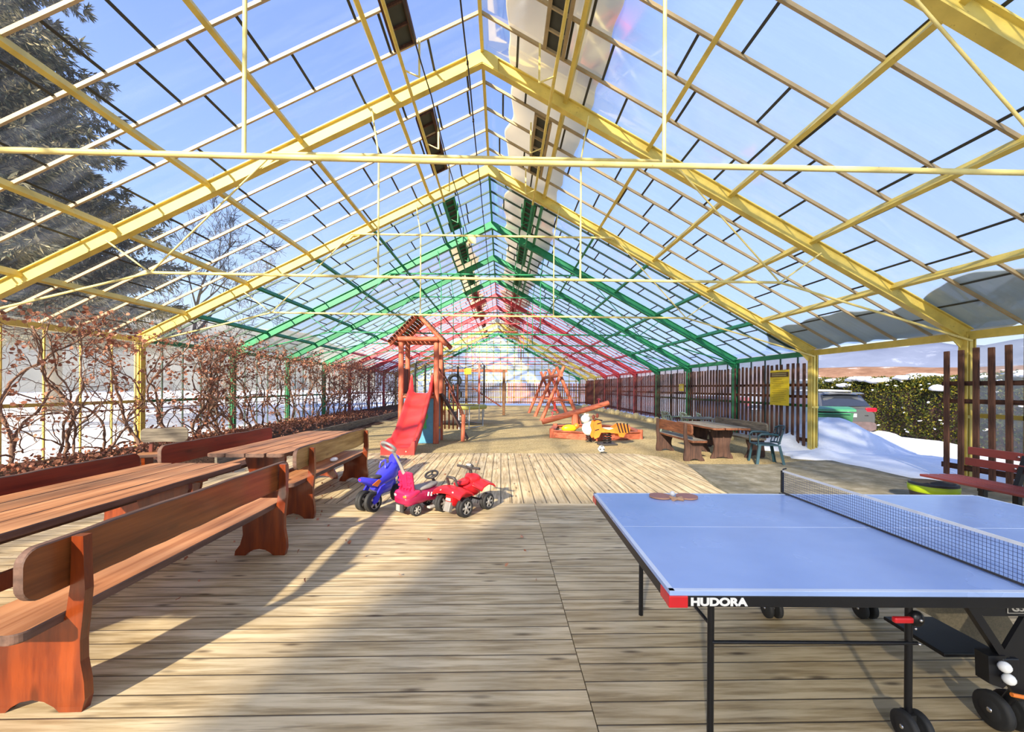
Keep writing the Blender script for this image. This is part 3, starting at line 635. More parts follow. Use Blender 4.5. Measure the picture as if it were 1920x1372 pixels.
for n in range(2, 10): fence(f'dark brown slatted fence panel {FL[n]}', XR - .06, FY(n) + (.12 if n == 2 else 0), FY(n + 1), 2.26, mat=M_BROWN if n < 5 else M_LOGD)  # redder wood in the far bays stands for sun on the pickets
fence('dark brown slatted fence panel behind the red bench right of the doorway', XR - .12, FY(1) - 3.3, FY(1) + .32, 2.26, sp=.215)
fence('brown slatted fence across the far end under the gable', -6.6, FY(10) - .1, FY(10) + 7.0, 2.0, None, 'back_fence', .16, 'x')
bf = fence('brown slatted fence at the right half of the far end behind the log swing', .55, FY(10) - .1, FY(10) + 7.2, 2.0, None, 'back_fence', .16, 'x', M_LOG)  # reddish picket colour stands in for sunlight on this half
# signs
t = thing('notice_sign', 'tall yellow notice board with dark heading on the slatted fence by the doorway', 'sign', (XR - .14, 0, 0))
ys0, ys1, z0, z1 = 11.03, 11.82, 1.12, 2.1
MB().box((0, (ys0 + ys1) / 2, (z0 + z1) / 2), (.012, ys1 - ys0, z1 - z0), bev=.003).build('board', M_YSIGN, t)
b = MB(); b.box((-.008, (ys0 + ys1) / 2, z1 - .125), (.004, ys1 - ys0 - .03, .13)); b.build('heading_band', M_SIGNT, t)
b = MB()
for k in range(2): b.box((-.011, (ys0 + ys1) / 2, z1 - .10 - .05 * k), (.003, .6, .018))
b.build('heading_lettering', M_YL, t)
b = MB(); r = random.Random(3)
for k in range(13):
    w = r.uniform(.3, .62); b.box((-.008, ys1 - .08 - w / 2 - r.uniform(0, .1), z1 - .26 - .052 * k), (.003, w, .012))
b.build('lettering', M_SIGNL, t)
t = thing('small_notice', 'small yellow notice fixed to the middle green post', 'sign', (XR - .26, FY(4) + .12, 1.62))
MB().box((0, 0, 0), (.012, .46, .3), bev=.003).build('board', M_YSIGN, t); MB().box((-.008, 0, .0), (.004, .3, .12)).build('lettering', M_YL, t)

# red slatted bench and pot right of the doorway
t = thing('slatted_bench', 'dark red slatted garden bench in front of the right fence by the doorway', 'bench', (5.95, 0, -.02))
for z, x in ((.79, .24), (.65, .2)): MB().bar((x, 3.2, z), (x, 5.35, z), .03, .1, bev=.006).build('back_slat', M_MAROON, t)
for k in range(4): MB().bar((-.3 + .13 * k, 3.2, .45), (-.3 + .13 * k, 5.42, .45), .11, .03, bev=.006).build('seat_slat', M_MAROON, t)
for y in (3.5, 4.75):
    for x, h in ((-.28, .43), (.14, .43)):
        MB().box((x, y, h / 2), (.06, .06, h), bev=.008).build('leg', M_BLACK, t)
    MB().bar((.12, y, .40), (.26, y, .84), .05, .05).build('back_support', M_BLACK, t); MB().box((-.07, y, .415), (.5, .05, .035)).build('cross_rail', M_BLACK, t)
for y in (4.5, 4.68):
    for z in (.80, .66): pass
b = MB()
for z, x in ((.79, .222), (.65, .182)):
    for y in (4.70, 4.80): b.ball((x, y, z), .014, n=8)
b.build('bolt', M_CHROME, t)
t = thing('round_tub', 'round dark tub with a lime green band beside the red bench', 'tub', (6.03, 5.65, -.01))
MB().lathe([(.001, .02), (.22, 0), (.25, .15), (.26, .28), (.235, .29), (.22, .23), (.001, .23)], 28).build('body', M_DGREYP, t); MB().lathe([(.255, .16), (.266, .18), (.270, .245), (.262, .255)], 28).build('band', M_LIME, t)

# ------------------------------------------------------------------ table tennis table
tt = thing('table_tennis_table', 'blue table tennis table with black frame and net at the right front', 'table', (.672, 1.632, 0), -.024)
SX = 1.065; Lh = 1.37 * SX; Wt = 1.535
M_TOP = NT('blue_table_top'); _v = M_TOP.coord(); _n = M_TOP.noise(_v, 2.4, 3)
M_TOP.bsdf(M_TOP.ramp(_n, [(.3, srgb(150, 176, 226)), (.7, srgb(160, 186, 234))]), M_TOP.ramp(_n, [(.3, (.20, .20, .20, 1)), (.7, (.30, .30, .30, 1))]), 0, None, spec=.6); M_TOP = M_TOP.m
M_LINE = plain('white_table_line', srgb(214, 224, 240), .4, var=.03)
for k in range(2):
    x0 = k * (Lh + .008); b = MB(); b.box((x0 + Lh / 2, Wt / 2, .75), (Lh, Wt, .02), bev=.002)
    top = b.build('tabletop', M_TOP, tt)
    l = MB(); zz = .7605
    for y in (.01, Wt - .01): l.box((x0 + Lh / 2, y, zz), (Lh, .02, .0012))
    l.box((x0 + (.01 if k == 0 else Lh - .01), Wt / 2, zz), (.02, Wt, .0012)); l.box((x0 + Lh / 2, Wt / 2, zz), (Lh, .003, .0009)); l.build('court_line', M_LINE, top)
    a = MB()
    for y in (.012, Wt - .012): a.box((x0 + Lh / 2, y, .718), (Lh, .024, .044), bev=.003)
    a.box((x0 + (.012 if k == 0 else Lh - .012), Wt / 2, .718), (.024, Wt, .044), bev=.003); a.build('apron', M_BLACK, tt)
    fr = MB(); fr.box((x0 + .3, Wt / 2, .72), (.04, Wt - .06, .03)); fr.box((x0 + 1.05, Wt / 2, .72), (.04, Wt - .06, .03)); fr.build('under_rail', M_BLACK, tt)
for y in (-.001, Wt - .1 + .001):
    c = MB(); c.box((.034, y + (.012 if y < 0 else .088), .717), (.076, .03, .047), bev=.003); c.box((.011, y + .05, .717), (.027, .1, .047), bev=.003); c.build('corner_cap', M_REDP, tt)
def text(body, size, mat, parent, M, name='lettering', bold=.0):
    cu = bpy.data.curves.new(name, 'FONT'); cu.body = body; cu.size = size; cu.extrude = .0008; cu.offset = bold; cu.align_x = 'LEFT'
    cu.materials.append(mat); f = bpy.data.objects.new(name, cu); COL.objects.link(f); bpy.context.view_layer.update(); me = bpy.data.meshes.new_from_object(f.evaluated_get(bpy.context.evaluated_depsgraph_get())); bpy.data.objects.remove(f)
    o = bpy.data.objects.new(name, me); COL.objects.link(o); o.parent = parent; o.matrix_local = M; return o
MX = Matrix.Rotation(pi / 2, 4, 'X')
o = text('HUDORA', .042, M_WHITE, tt, Matrix.Translation((.082, -.002, .7035)) @ MX @ Matrix.Diagonal((1.24, 1, 1, 1)), bold=.0022)
def wheel(b, c, r, w, ax='x', mi=0, mi2=1):
    R = Matrix.Translation(c) @ (Matrix.Rotation(pi / 2, 4, 'Y') if ax == 'x' else Matrix.Rotation(pi / 2, 4, 'X'))
    b.lathe([(.001, -w / 2), (r * .55, -w / 2), (r * .6, -w * .4), (r * .85, -w / 2), (r, -w * .3), (r, w * .3), (r * .85, w / 2), (r * .6, w * .4), (r * .55, w / 2), (.001, w / 2)], 24, R, mi)
    b.lathe([(.001, -w / 2 - .003), (r * .14, -w / 2 - .003), (r * .14, w / 2 + .003), (.001, w / 2 + .003)], 10, R, mi2)
LX = (.27, 1.16, 1.80, 2.62)
for i, x in enumerate(LX):
    inner = i in (1, 2)
    for y in (.22, 1.22):
        l = MB(); l.tube([(x, y, .045 if inner else .0), (x, y, .72)], .0145, 10); 
        lg = l.build('leg', M_BLACK, tt)
        if inner:
            w = MB()
            for dx in (-.032, .032): wheel(w, (x + dx, y - .02, .065), .065, .032, 'x')
            w.box((x, y, .09), (.03, .05, .05)); w.build('castor', [M_RUB, M_CHROME], tt)
for xa, xb in ((LX[0], LX[1]), (LX[2], LX[3])):
    for y in (.21, 1.23):
        b = MB().tube([(xa, y, .43), (xb + .03, y, .43)], .008, 8); b.build('crossbar', M_BLACK, tt)
for x in (LX[0], LX[3]): MB().tube([(x, .22, .5), (x, 1.22, .5)], .008, 8).build('crossbar', M_BLACK, tt)
b = MB(); b.box((LX[1] - .06, .185, .548), (.085, .022, .026), bev=.007); b.build('lock_lever', M_REDP, tt)
b = MB(); b.ball((LX[1] + .015, .20, .545), .032, n=14, sc=(1, .7, 1.1)); b.build('lock_housing', M_BLACK, tt)
b = MB(); b.ball((LX[1] + .012, .176, .55), .008, n=8); b.ball((LX[1] + .012, .2, .50), .007, n=8); b.ball((LX[1] + .03, .2, .43), .008, n=8); b.build('bolt', M_CHROME, tt)
P = MB(); P.prism([(.98, .69), (1.23, .56), (1.715, .306), (1.82, .36), (1.60, .70)], (0, .34, 0), (1, 0, 0), (0, 0, 1), .012); P.build('safety_panel', plain('speckled_board', srgb(128, 118, 96), .6, var=.25, scale=120), tt)
MB().box((1.76, .60, .235), (.44, .34, .02), bev=.004).build('tray', M_BLACK, tt)
for y in (.03, Wt - .03):
    b = MB(); b.prism([(1.20, .692), (1.235, .735), (1.70, .735), (1.73, .692), (1.70, .655), (1.27, .655)], (0, y + .01, 0), (1, 0, 0), (0, 0, 1), .02); b.prism([(1.345, .50), (1.44, .66), (1.62, .66), (1.70, .5), (1.68, .36), (1.42, .31), (1.36, .40)], (0, y + .008, 0), (1, 0, 0), (0, 0, 1), .016)
    b.build('side_bracket', M_BLACK, tt)
    MB().bar((1.215, y, .70), (1.375, y, .46), .026, .03).build('folding_strut', M_BLACK, tt)
    MB().tube([(1.66, .28 if y < .5 else Wt - .28, .1), (1.60, y + (.06 if y < .5 else -.06), .45)], .02, 10).build('centre_leg', M_BLACK, tt)
    if y > .5: continue
    b = MB()
    for dx in (-.04, .05): wheel(b, (1.655 + dx, .28 if y < .5 else Wt - .28, .08), .08, .04, 'x')
    b.build('castor', [M_RUB, M_CHROME], tt)
MB().prism([(0, 0), (.12, 0), (.12, .045), (0, .045)], (1.362, .0185, .668), (1, 0, 0), (0, 0, 1), .002).build('model_plate', M_SILV, tt)
MB().prism([(0, 0), (.113, 0), (.113, .038), (0, .038)], (1.3655, .0165, .6715), (1, 0, 0), (0, 0, 1), .002).build('plate_face', M_BLACK, tt)
text('G5', .036, M_SILV, tt, Matrix.Translation((1.374, .0135, .679)) @ MX @ Matrix.Diagonal((1.2, 1, 1, 1)), bold=.001)
b = MB(); b.prism([(1.285, .39), (1.28, .50), (1.35, .50), (1.375, .40), (1.34, .37)], (0, .062, 0), (1, 0, 0), (0, 0, 1), .05); MB().tube([(1.36, .0, .355), (1.42, -.004, .345), (1.5, .0, .325)], .008, 8).build('orange_strap', M_ORANGE, tt); b.box((1.37, .025, .44), (.07, .03, .1), bev=.005); b.build('ball_holder', M_BLACK, tt)
# net
nb = MB(); xn = Lh + .004; za, zb = .772, .925
for i in range(9): nb.tube([(xn, -.14, za + (zb - za) * i / 9), (xn, Wt + .02, za + (zb - za) * i / 9)], .0011, 3, cap=False)
k = 0
y = -.14
while y < Wt + .02:
    nb.tube([(xn, y, za), (xn, y, zb)], .0010, 3, cap=False); y += .016
M_NET = plain('net_cord', srgb(58, 70, 110), .8)
net = nb.build('net', M_NET, tt); MB().bar((xn, -.14, zb + .006), (xn, Wt + .02, zb + .006), .006, .014).build('net_tape', M_WHITE, net)
MB().bar((xn, -.14, za - .004), (xn, Wt + .02, za - .004), .006, .010).build('net_cord', M_DGREYP, net)
for y in (-.15, Wt + .025):
    b = MB(); b.box((xn, y, .85), (.022, .014, .17), bev=.004); b.tube([(xn, y, .925), (xn + .008, y, .945), (xn + .03, y, .95)], .006, 8); b.box((xn, y + (.03 if y < 0 else -.03), .735), (.04, .09, .05), bev=.006); b.build('net_post', M_BLACK, tt)
# balls in the holder, bats and ball
for k, (x, z, nm) in enumerate(((1.318, .472, 'upper'), (1.335, .424, 'lower'))):
    p = Matrix.Rotation(-.024, 4, 'Z') @ Vector((x, -.012, z)) + Vector((.672, 1.632, 0))
    o = MB().ball((0, 0, 0), .021, n=14).build('table_tennis_ball', M_WHITE, loc=p); tag(o, f'{nm} white ball held in the ball holder under the blue table', 'ball', 'balls in the holder')
M_RUBR = plain('faded_red_rubber', srgb(176, 120, 104), .6); M_PLY = plain('bat_plywood', srgb(196, 150, 110), .5)
def bat(label, loc, rz):
    t = thing('table_tennis_bat', label, 'bat', loc, rz, 'bats on the blue table')
    pr = [(cos(a) * .075, sin(a) * .079 + .075) for a in [radians(-68 + i * (316 / 20)) for i in range(21)]]
    for z, m, nm, th in ((.000, M_RUBR, 'rubber', .003), (.003, M_PLY, 'blade', .007), (.010, M_RUBR, 'rubber', .003)):
        MB().prism([(p[0], p[1]) for p in pr], (0, 0, z), (1, 0, 0), (0, 1, 0), th).build(nm, m, t)
    MB().loft([[Vector((cos(2 * pi * i / 10) * w, y, .0075 + sin(2 * pi * i / 10) * .011)) for i in range(10)] for y, w in ((.01, .013), (-.03, .012), (-.075, .014), (-.09, .016))]).build('handle', M_PLY, t); return t
bat('table tennis bat on the left of the pair lying on the blue table', (1.235, 2.99, .7625), .9)
bat('table tennis bat on the right of the pair lying on the blue table', (1.305, 2.985, .7625), -1.0)
o = MB().ball((0, 0, .02), .02, n=14).build('table_tennis_ball', M_WHITE, loc=(1.275, 3.06, .761)); tag(o, 'white ball lying between the two bats on the blue table', 'ball')
# ================================================================== TOYS AND PLAYGROUND
def spoked(t, c, r, w, mt, mr, ax='y', n=6, name='wheel'):
    # toy wheel: tread with grooves, rim and spokes
    A = Matrix.Rotation(pi / 2, 4, 'X') if ax == 'y' else Matrix.Rotation(pi / 2, 4, 'Y')
    R = Matrix.Translation(c) @ A; b = MB()
    b.lathe([(r * .68, -w / 2), (r * .9, -w / 2), (r, -w * .36), (r * 1.0, -w * .12), (r * .95, -w * .1), (r * .95, w * .1), (r, w * .12), (r, w * .36), (r * .9, w / 2), (r * .68, w / 2), (r * .66, w * .3), (r * .66, -w * .3), (r * .68, -w / 2)], 28, R, 0)
    h = b.build(name, mt, t); s = MB()
    for sg in (-1, 1):
        for k in range(n):
            a = 2 * pi * k / n; p = R @ Vector((cos(a) * r * .12, sin(a) * r * .12, sg * w * .42)); q = R @ Vector((cos(a) * r * .70, sin(a) * r * .70, sg * w * .40)); s.bar(p, q, r * .2, r * .08, 0, A @ Vector((0, 0, 1)))
        s.lathe([(.001, sg * w * .5), (r * .2, sg * w * .48), (r * .22, sg * w * .36)], 14, R); s.lathe([(r * .62, sg * w * .44), (r * .72, sg * w * .47), (r * .72, sg * w * .3)], 24, R)
    s.lathe([(.001, -w * .2), (r * .66, -w * .2), (r * .66, w * .2), (.001, w * .2)], 20, R, 1)
    s.build('rim', [mr, M_DGREYP], h); return h
# blue toy motorbike, local +X forward
t = thing('toy_motorbike', 'blue ride-on toy motorbike left of the pink push car', 'ride-on toy', (-1.58, 5.45, 0), radians(64))
b = MB(); b.loft([ring(-.34, .05, .05, .42), ring(-.28, .13, .08, .405), ring(-.18, .17, .11, .36), ring(-.06, .15, .13, .33), ring(.04, .17, .20, .38), ring(.16, .20, .24, .42), ring(.26, .18, .22, .44), ring(.34, .10, .14, .46), ring(.37, .05, .08, .47)]); b.build('body', M_BLUEP, t)
MB().loft([ring(-.16, .02, .02, .41), ring(-.14, .12, .05, .415), ring(-.03, .13, .05, .40), ring(.02, .09, .05, .42), ring(.03, .02, .02, .43)]).build('seat', M_DGREYP, t)
b = MB(); b.loft([ring(-.12, .10, .10, .30), ring(0, .13, .16, .24), ring(.16, .14, .18, .26), ring(.24, .08, .10, .30)]); b.build('lower_fairing', M_BLUEP, t)
b = MB(); b.loft([ring(.24, .10, .12, .58), ring(.28, .16, .16, .58), ring(.34, .13, .14, .55), ring(.38, .05, .06, .52)]); b.build('nose_fairing', M_BLUEP, t)
b = MB(); b.tube([(.06, .05, .5), (.07, .04, .57), (.12, 0, .60), (.07, -.04, .57), (.06, -.05, .5)], .012, 8); b.build('carry_handle', M_BLUEP, t)
b = MB(); b.tube([(.27, .22, .60), (.29, .1, .585), (.3, 0, .58), (.29, -.1, .585), (.27, -.22, .60)], .014, 8); b.build('handlebar', M_DGREYP, t)
for sy in (-1, 1):
    b = MB(); b.bar((.31, sy * .06, .50), (.36, sy * .055, .16), .03, .05); b.build('fork', M_BLUEP, t)
    b = MB(); b.prism([(-.1, .30), (-.02, .32), (-.16, .12), (-.22, .10), (-.24, .15)], (0, sy * .115 - .012, 0), (1, 0, 0), (0, 0, 1), -.024); b.build('swing_arm', M_BLUEP, t)
    b = MB(); b.prism([(-.22, .34), (-.10, .39), (-.06, .36), (-.13, .30)], (0, sy * .088 - .004, 0), (1, 0, 0), (0, 0, 1), -.008); b.build('tail_sticker', M_ORANGE, t)
b = MB(); b.ball((-.33, 0, .42), .022, n=10, sc=(.6, 1.3, 1)); b.build('tail_lamp', M_PINKP, t)
for sy in (-1, 1): spoked(t, (-.19, sy * .075, .125), .125, .085, M_RUB, M_SILV, 'y', 5)
spoked(t, (.36, 0, .115), .115, .08, M_RUB, M_SILV, 'y', 5)
# pink-red push car
t = thing('toy_push_car', 'pink and red push-along toy car with tall grey parent handle', 'ride-on toy', (-1.0, 5.32, 0), radians(48))
b = MB(); b.loft([ring(-.33, .22, .08, .19, 4), ring(-.30, .28, .15, .19, 4), ring(-.18, .31, .17, .20, 4), ring(.02, .25, .15, .20, 4), ring(.18, .30, .17, .20, 4), ring(.30, .26, .12, .19, 4), ring(.34, .18, .06, .18, 4)]); b.build('body', M_DPINKP, t)
b = MB(); b.loft([ring(-.335, .22, .07, .245, 4), ring(-.30, .29, .10, .25, 4), ring(-.20, .31, .10, .265, 4), ring(-.12, .26, .05, .27, 4)]); b.build('rear_deck', M_PINKP, t)
b = MB(); b.loft([ring(-.14, .15, .03, .29, 3), ring(-.10, .19, .06, .295, 3), ring(.06, .18, .06, .30, 3), ring(.18, .14, .06, .315, 3), ring(.22, .08, .03, .32, 3)]); b.build('seat', M_GREYP, t)
b = MB(); R_ = Matrix.Rotation(-.14, 3, 'Y'); b.box((-.235, 0, .40), (.045, .27, .26), M=R_, bev=.02); b.box((-.262, 0, .42), (.03, .10, .2), M=R_, bev=.01)
for k in range(3):
    for sy in (-1, 1): b.box((-.262, sy * .092, .35 + .06 * k), (.028, .065, .03), M=R_, bev=.008)
b.build('backrest', M_PINKP, t)
b = MB()
for k in range(4): b.box((-.262, -.09 + .06 * k, .29), (.03, .022, .07), M=R_, bev=.006)
b.build('backrest_rib', M_PINKP, t)
b = MB(); b.loft([[Vector((x + sin(a) * d * 0 + cos(a) * d, sin(a) * w, z)) for a in [2 * pi * i / 12 for i in range(12)]] for x, z, w, d in ((-.25, .46, .035, .022), (-.33, .62, .030, .016), (-.40, .74, .028, .014), (-.43, .80, .05, .016))]); b.build('push_pole', M_SILV, t)
b = MB(); b.tube([(-.43 - .06 * (1 - cos(a)), .105 * sin(a), .80 + .055 * (1 - cos(a))) for a in [2 * pi * i / 20 for i in range(21)]], .018, 8); b.build('push_handle', M_SILV, t)
b = MB(); b.tube([(.20, 0, .32), (.16, 0, .40)], .02, 8); C = Matrix.Translation((.15, 0, .43)) @ Matrix.Rotation(-.5, 4, 'Y'); pts = [C @ Vector((.075 * cos(a), .095 * sin(a), 0)) for a in [2 * pi * i / 18 for i in range(19)]]; b.tube(pts, .014, 8)
for a in (0.5, 2.6, 4.7): b.tube([C @ Vector((0, 0, 0)), C @ Vector((.07 * cos(a), .09 * sin(a), 0))], .012, 6)
b.build('steering_wheel', M_DGREYP, t)
for sy in (-1, 1):
    MB().ball((-.325, sy * .09, .245), .028, n=10, sc=(.5, 1.3, .9)).build('tail_lamp', M_ORANGE if sy < 0 else M_CREAM, t)
b = MB(); b.box((-.335, 0, .10), (.03, .15, .1), bev=.008); b.build('bumper_block', M_DGREYP, t); MB().box((-.355, 0, .105), (.012, .07, .075), bev=.004).build('number_plate', M_SILV, t)
b = MB()
for k in range(5): b.box((-.02 + .05 * k, -.155 + .002 * k, .235 - .01 * (k % 2)), (.022, .012, .05), M=Matrix.Rotation(.25, 3, 'Y'), bev=.004)
b.build('side_sticker', M_WHITE, t)
for sx in (-.2, .2):
    for sy in (-1, 1): spoked(t, (sx, sy * .145, .075), .075, .06, M_RUB, M_SILV, 'y', 6)
b = MB(); b.box((.02, -.2, .085), (.16, .06, .03), bev=.01); b.build('footrest', M_SILV, t)
# red toy quad
t = thing('toy_quad_bike', 'red ride-on toy quad bike right of the pink push car', 'ride-on toy', (-.46, 5.30, 0), radians(52))
b = MB(); b.loft([ring(-.27, .12, .16, .20, 4), ring(-.22, .16, .22, .21, 4), ring(-.05, .15, .16, .25, 4), ring(.06, .16, .18, .26, 4), ring(.16, .18, .20, .27, 4), ring(.25, .12, .12, .25, 4)]); b.build('body', M_REDP, t)
for x0, x1, xm in ((-.34, -.08, -.22), (.06, .34, .2)):
    b = MB(); n = 10; rings = []
    for j in range(n + 1):
        y = -.235 + .47 * j / n; u = abs(j / n - .5) * 2; z = .335 - .045 * u ** 2 + (.03 if x0 > 0 else 0)
        rings.append([Vector((x0 - .0, y, z - .045)), Vector((x0 + .04, y, z)), Vector((xm, y, z + .025)), Vector((x1 - .04, y, z + .0)), Vector((x1, y, z - .04)), Vector((x1 - .005, y, z - .055)), Vector((x1 - .045, y, z - .02)), Vector((xm, y, z + .005)), Vector((x0 + .045, y, z - .02)), Vector((x0 + .005, y, z - .06))])
    b.loft(rings); b.build('fender', M_REDP, t)
MB().loft([ring(-.16, .08, .03, .36), ring(-.12, .13, .06, .365), ring(-.02, .13, .06, .355), ring(.06, .10, .07, .38), ring(.08, .05, .03, .39)]).build('seat', M_REDP, t)
b = MB(); b.loft([ring(.05, .10, .10, .37), ring(.10, .18, .16, .38), ring(.18, .20, .14, .38), ring(.26, .14, .08, .36), ring(.29, .06, .04, .35)]); b.build('front_cowl', M_REDP, t)
b = MB(); b.tube([(-.2, -.07, .34), (-.24, -.07, .44), (-.25, -.055, .46), (-.25, .055, .46), (-.24, .07, .44), (-.2, .07, .34)], .017, 8); b.build('rear_handle', M_DGREYP, t)
b = MB(); b.tube([(.12, 0, .44), (.10, 0, .52)], .022, 8); b.ball((.095, 0, .545), .055, n=12, sc=(.8, 1.1, .7)); b.bar((.09, 0, .52), (.07, .09, .535), .03, .03); b.bar((.09, 0, .52), (.07, -.09, .535), .03, .03); b.tube([(.07, -.19, .54), (.075, -.08, .535)], .017, 8); b.tube([(.07, .19, .54), (.075, .08, .535)], .017, 8); b.build('handlebar', M_DGREYP, t)
MB().ball((.075, 0, .57), .034, n=12, sc=(.9, 1.1, .4)).build('speedometer', M_WHITE, t)
b = MB(); b.box((-.285, 0, .11), (.06, .1, .12), M=Matrix.Rotation(.35, 3, 'Y'), bev=.01); b.build('rear_bumper', M_GREYP, t)
for k in range(2): MB().box((-.283, 0, .20 - .05 * k), (.012, .075 - .02 * k, .035), bev=.004).build('rear_sticker', M_CREAM, t)
for sy in (-1, 1): MB().ball((-.31, sy * .10, .29), .026, n=10, sc=(.6, 1, 1)).build('tail_lamp', M_SILV, t)
for sx, r in ((-.2, .115), (.22, .105)):
    for sy in (-1, 1): spoked(t, (sx, sy * .185, r), r, .09, M_RUB, M_SILV, 'y', 6)
b = MB()
for sx in (-.2, .22): b.tube([(sx, -.18, .11), (sx, .18, .11)], .015, 8)
b.build('axle', M_DGREYP, t)

# slide tower
TW = thing('slide_tower', 'wooden play tower with gabled log roof and red slide', 'play tower', (-2.36, 12.35, -.04))
px, py = .5, .42
for sx in (-1, 1):
    for sy in (-1, 1):
        hh = 2.95
        MB().tube([(sx * px, sy * py, 0), (sx * px + .006, sy * py, 1.3), (sx * px, sy * py, hh)], [.085, .08, .075], 12).build('post', M_LOG, TW)
zr = 3.62; ze = 2.82
for sy in (-1, 1):
    y = sy * (py + .12)
    for sx in (-1, 1): MB().tube([(sx * .80, y, ze - .02), (sx * .05, y, zr - .02)], .062, 10).build('roof_log', M_LOGB, TW)
    MB().tube([(-.56, y * .98, 2.97), (.56, y * .98, 2.97)], .07, 10).build('gable_beam', M_LOGB, TW)
for sx in (-1, 1):
    b = MB()
    for k in range(11):
        u = (k + .5) / 11; x = sx * (.05 + .78 * u); z = zr + .05 - (zr - ze) * u
        b.bar((x, -py - .3, z), (x, py + .3, z), .085, .022, 0, (sx * .73, 0, .68))
    b.build('roof_planks', M_DKY, TW)
zp = 1.42
b = MB()
for k in range(7): b.box((-.48 + .16 * k, 0, zp - .02), (.14, .95, .035))
b.build('platform', M_DKY, TW)
for y in (-py, py): MB().tube([(-.55, y, zp - .09), (.55, y, zp - .09)], .05, 10).build('floor_beam', M_LOGB, TW)
b = MB()
for k in range(7): b.box((-px + .02, -.38 + .127 * k, zp + .36), (.03, .1, .72))
b.build('side_rail', M_LOGD, TW)
b = MB()
for k in range(5): b.box((.36 - .0 + .02 * k, -py + .02, zp + .28 + .06 * (k % 2)), (.04, .03, .5))
b.build('front_rail', M_LOGD, TW)
# blue painted boards under the platform
b = MB(); b.box((.0, -py - .0, .68), (.86, .025, 1.34)); b.build('blue_board', M_LBLUE, TW)
b = MB(); b.box((px, 0, .66), (.03, .7, 1.3)); sd = b.build('side_board', plain('pale_blue_board', srgb(146, 166, 190), .6), TW)
b = MB(); b.box((px + .02, -.12, .72), (.02, .1, .62)); b.box((px + .03, -.05, .42), (.06, .3, .05)); b.build('yellow_trim', M_YSIGN, TW)
fp = [(.0, .0), (.06, .02), (.10, -.02), (.12, .04), (.10, .12), (.11, .26), (.16, .32), (.15, .42), (.08, .47), (.0, .44), (-.06, .40), (-.1, .3), (-.06, .12), (-.09, .03)]
MB().prism(fp, (.12, -py - .016, .42), (1, 0, 0), (0, 0, 1), .012).build('green_figure', M_FROG, TW)
# slide
def slp(u):                                        # u 0 top .. 1 bottom -> (y, z)
    P = [(-.46, 1.44), (-.62, 1.40), (-.95, 1.12), (-1.35, .78), (-1.8, .46), (-2.15, .26), (-2.4, .20), (-2.72, .18)]
    k = u * (len(P) - 1); i = min(int(k), len(P) - 2); f = k - i; p0 = P[max(i - 1, 0)]; p1 = P[i]; p2 = P[i + 1]; p3 = P[min(i + 2, len(P) - 1)]
    q = lambda a, b_, c, d: .5 * ((2 * b_) + (-a + c) * f + (2 * a - 5 * b_ + 4 * c - d) * f * f + (-a + 3 * b_ - 3 * c + d) * f ** 3)
    return q(p0[0], p1[0], p2[0], p3[0]), q(p0[1], p1[1], p2[1], p3[1])
b = MB(); rings = []; N = 48
for j in range(N + 1):
    u = j / N; y, z = slp(u); hs = .17 + .36 * max(0, 1 - u * 7) ** .8; ww = .26 + .07 * max(0, u - .72) / .28
    z += .012 * sin(u * 40) * (0 if u < .2 else 1); lx = .1 - .12 * u
    drop = .0 if u < .86 else (u - .86) / .14
    bot = z - .05 - drop * .14
    yo = y
    rings.append([Vector((lx - ww, yo, z + hs * .9)), Vector((lx - ww - .03, yo, z + hs)), Vector((lx - ww - .06, yo, z + hs * .9)), Vector((lx - ww - .055, yo, bot)), Vector((lx + ww + .055, yo, bot)), Vector((lx + ww + .06, yo, z + hs * .9)), Vector((lx + ww + .03, yo, z + hs)), Vector((lx + ww, yo, z + hs * .9)), Vector((lx + ww - .04, yo, z + .05)), Vector((lx + ww - .1, yo, z)), Vector((lx - ww + .1, yo, z)), Vector((lx - ww + .04, yo, z + .05))])
b.loft(rings); sd = b.build('slide', M_SLIDE, TW)
MB().ball((.18, -2.73, .12), .018, n=8).build('bolt', M_CREAM, sd)
# ramp ladder on the right of the tower
b = MB(); b.bar((px + .05, .32, zp), (px + .85, .32, .03), .5, .04, 0, (0, 0, 1)); b.build('climbing_ramp', M_DKW, TW)
for y in (.08, .58): MB().tube([(px, y, zp + .75), (px + .62, y, .95), (px + .75, y, .6)], .022, 8).build('ramp_handrail', M_LOGD, TW)
MB().tube([(px + .72, .1, 0), (px + .74, .1, .8)], .06, 10).build('ramp_post', M_LOG, TW)
for k in range(4): MB().tube([(px + .1 + .13 * k, .72, .3), (px + .1 + .13 * k, .72, 1.7)], .025, 6).build('rail_bar', M_LOG, TW)

# trampoline
t = thing('trampoline', 'round trampoline with safety net and faded yellow edge pad behind the tower', 'trampoline', (-2.15, 17.8, -.05))
R = 1.5
MB().lathe([(.001, .84), (R - .25, .84), (R - .25, .835), (.001, .835)], 40).build('jumping_mat', M_STRIPE, t)
MB().lathe([(R - .28, .85), (R - .2, .88), (R + .02, .87), (R + .05, .82), (R + .03, .73), (R + .01, .73), (R - .0, .83), (R - .28, .84)], 48).build('edge_pad', M_LIGHTY, t)
MB().tube([(R * cos(a), R * sin(a), .82) for a in [2 * pi * i / 40 for i in range(41)]], .025, 8).build('rim', M_GALV, t)
for k in range(4):
    a = radians(-42 + 90 * k); d = radians(20)
    MB().tube([(R * cos(a - d), R * sin(a - d), .82), (R * cos(a - d), R * sin(a - d), .03), (R * cos(a), R * sin(a), .0 + .02), (R * cos(a + d), R * sin(a + d), .03), (R * cos(a + d), R * sin(a + d), .82)], .024, 8).build('leg', M_GALV, t)
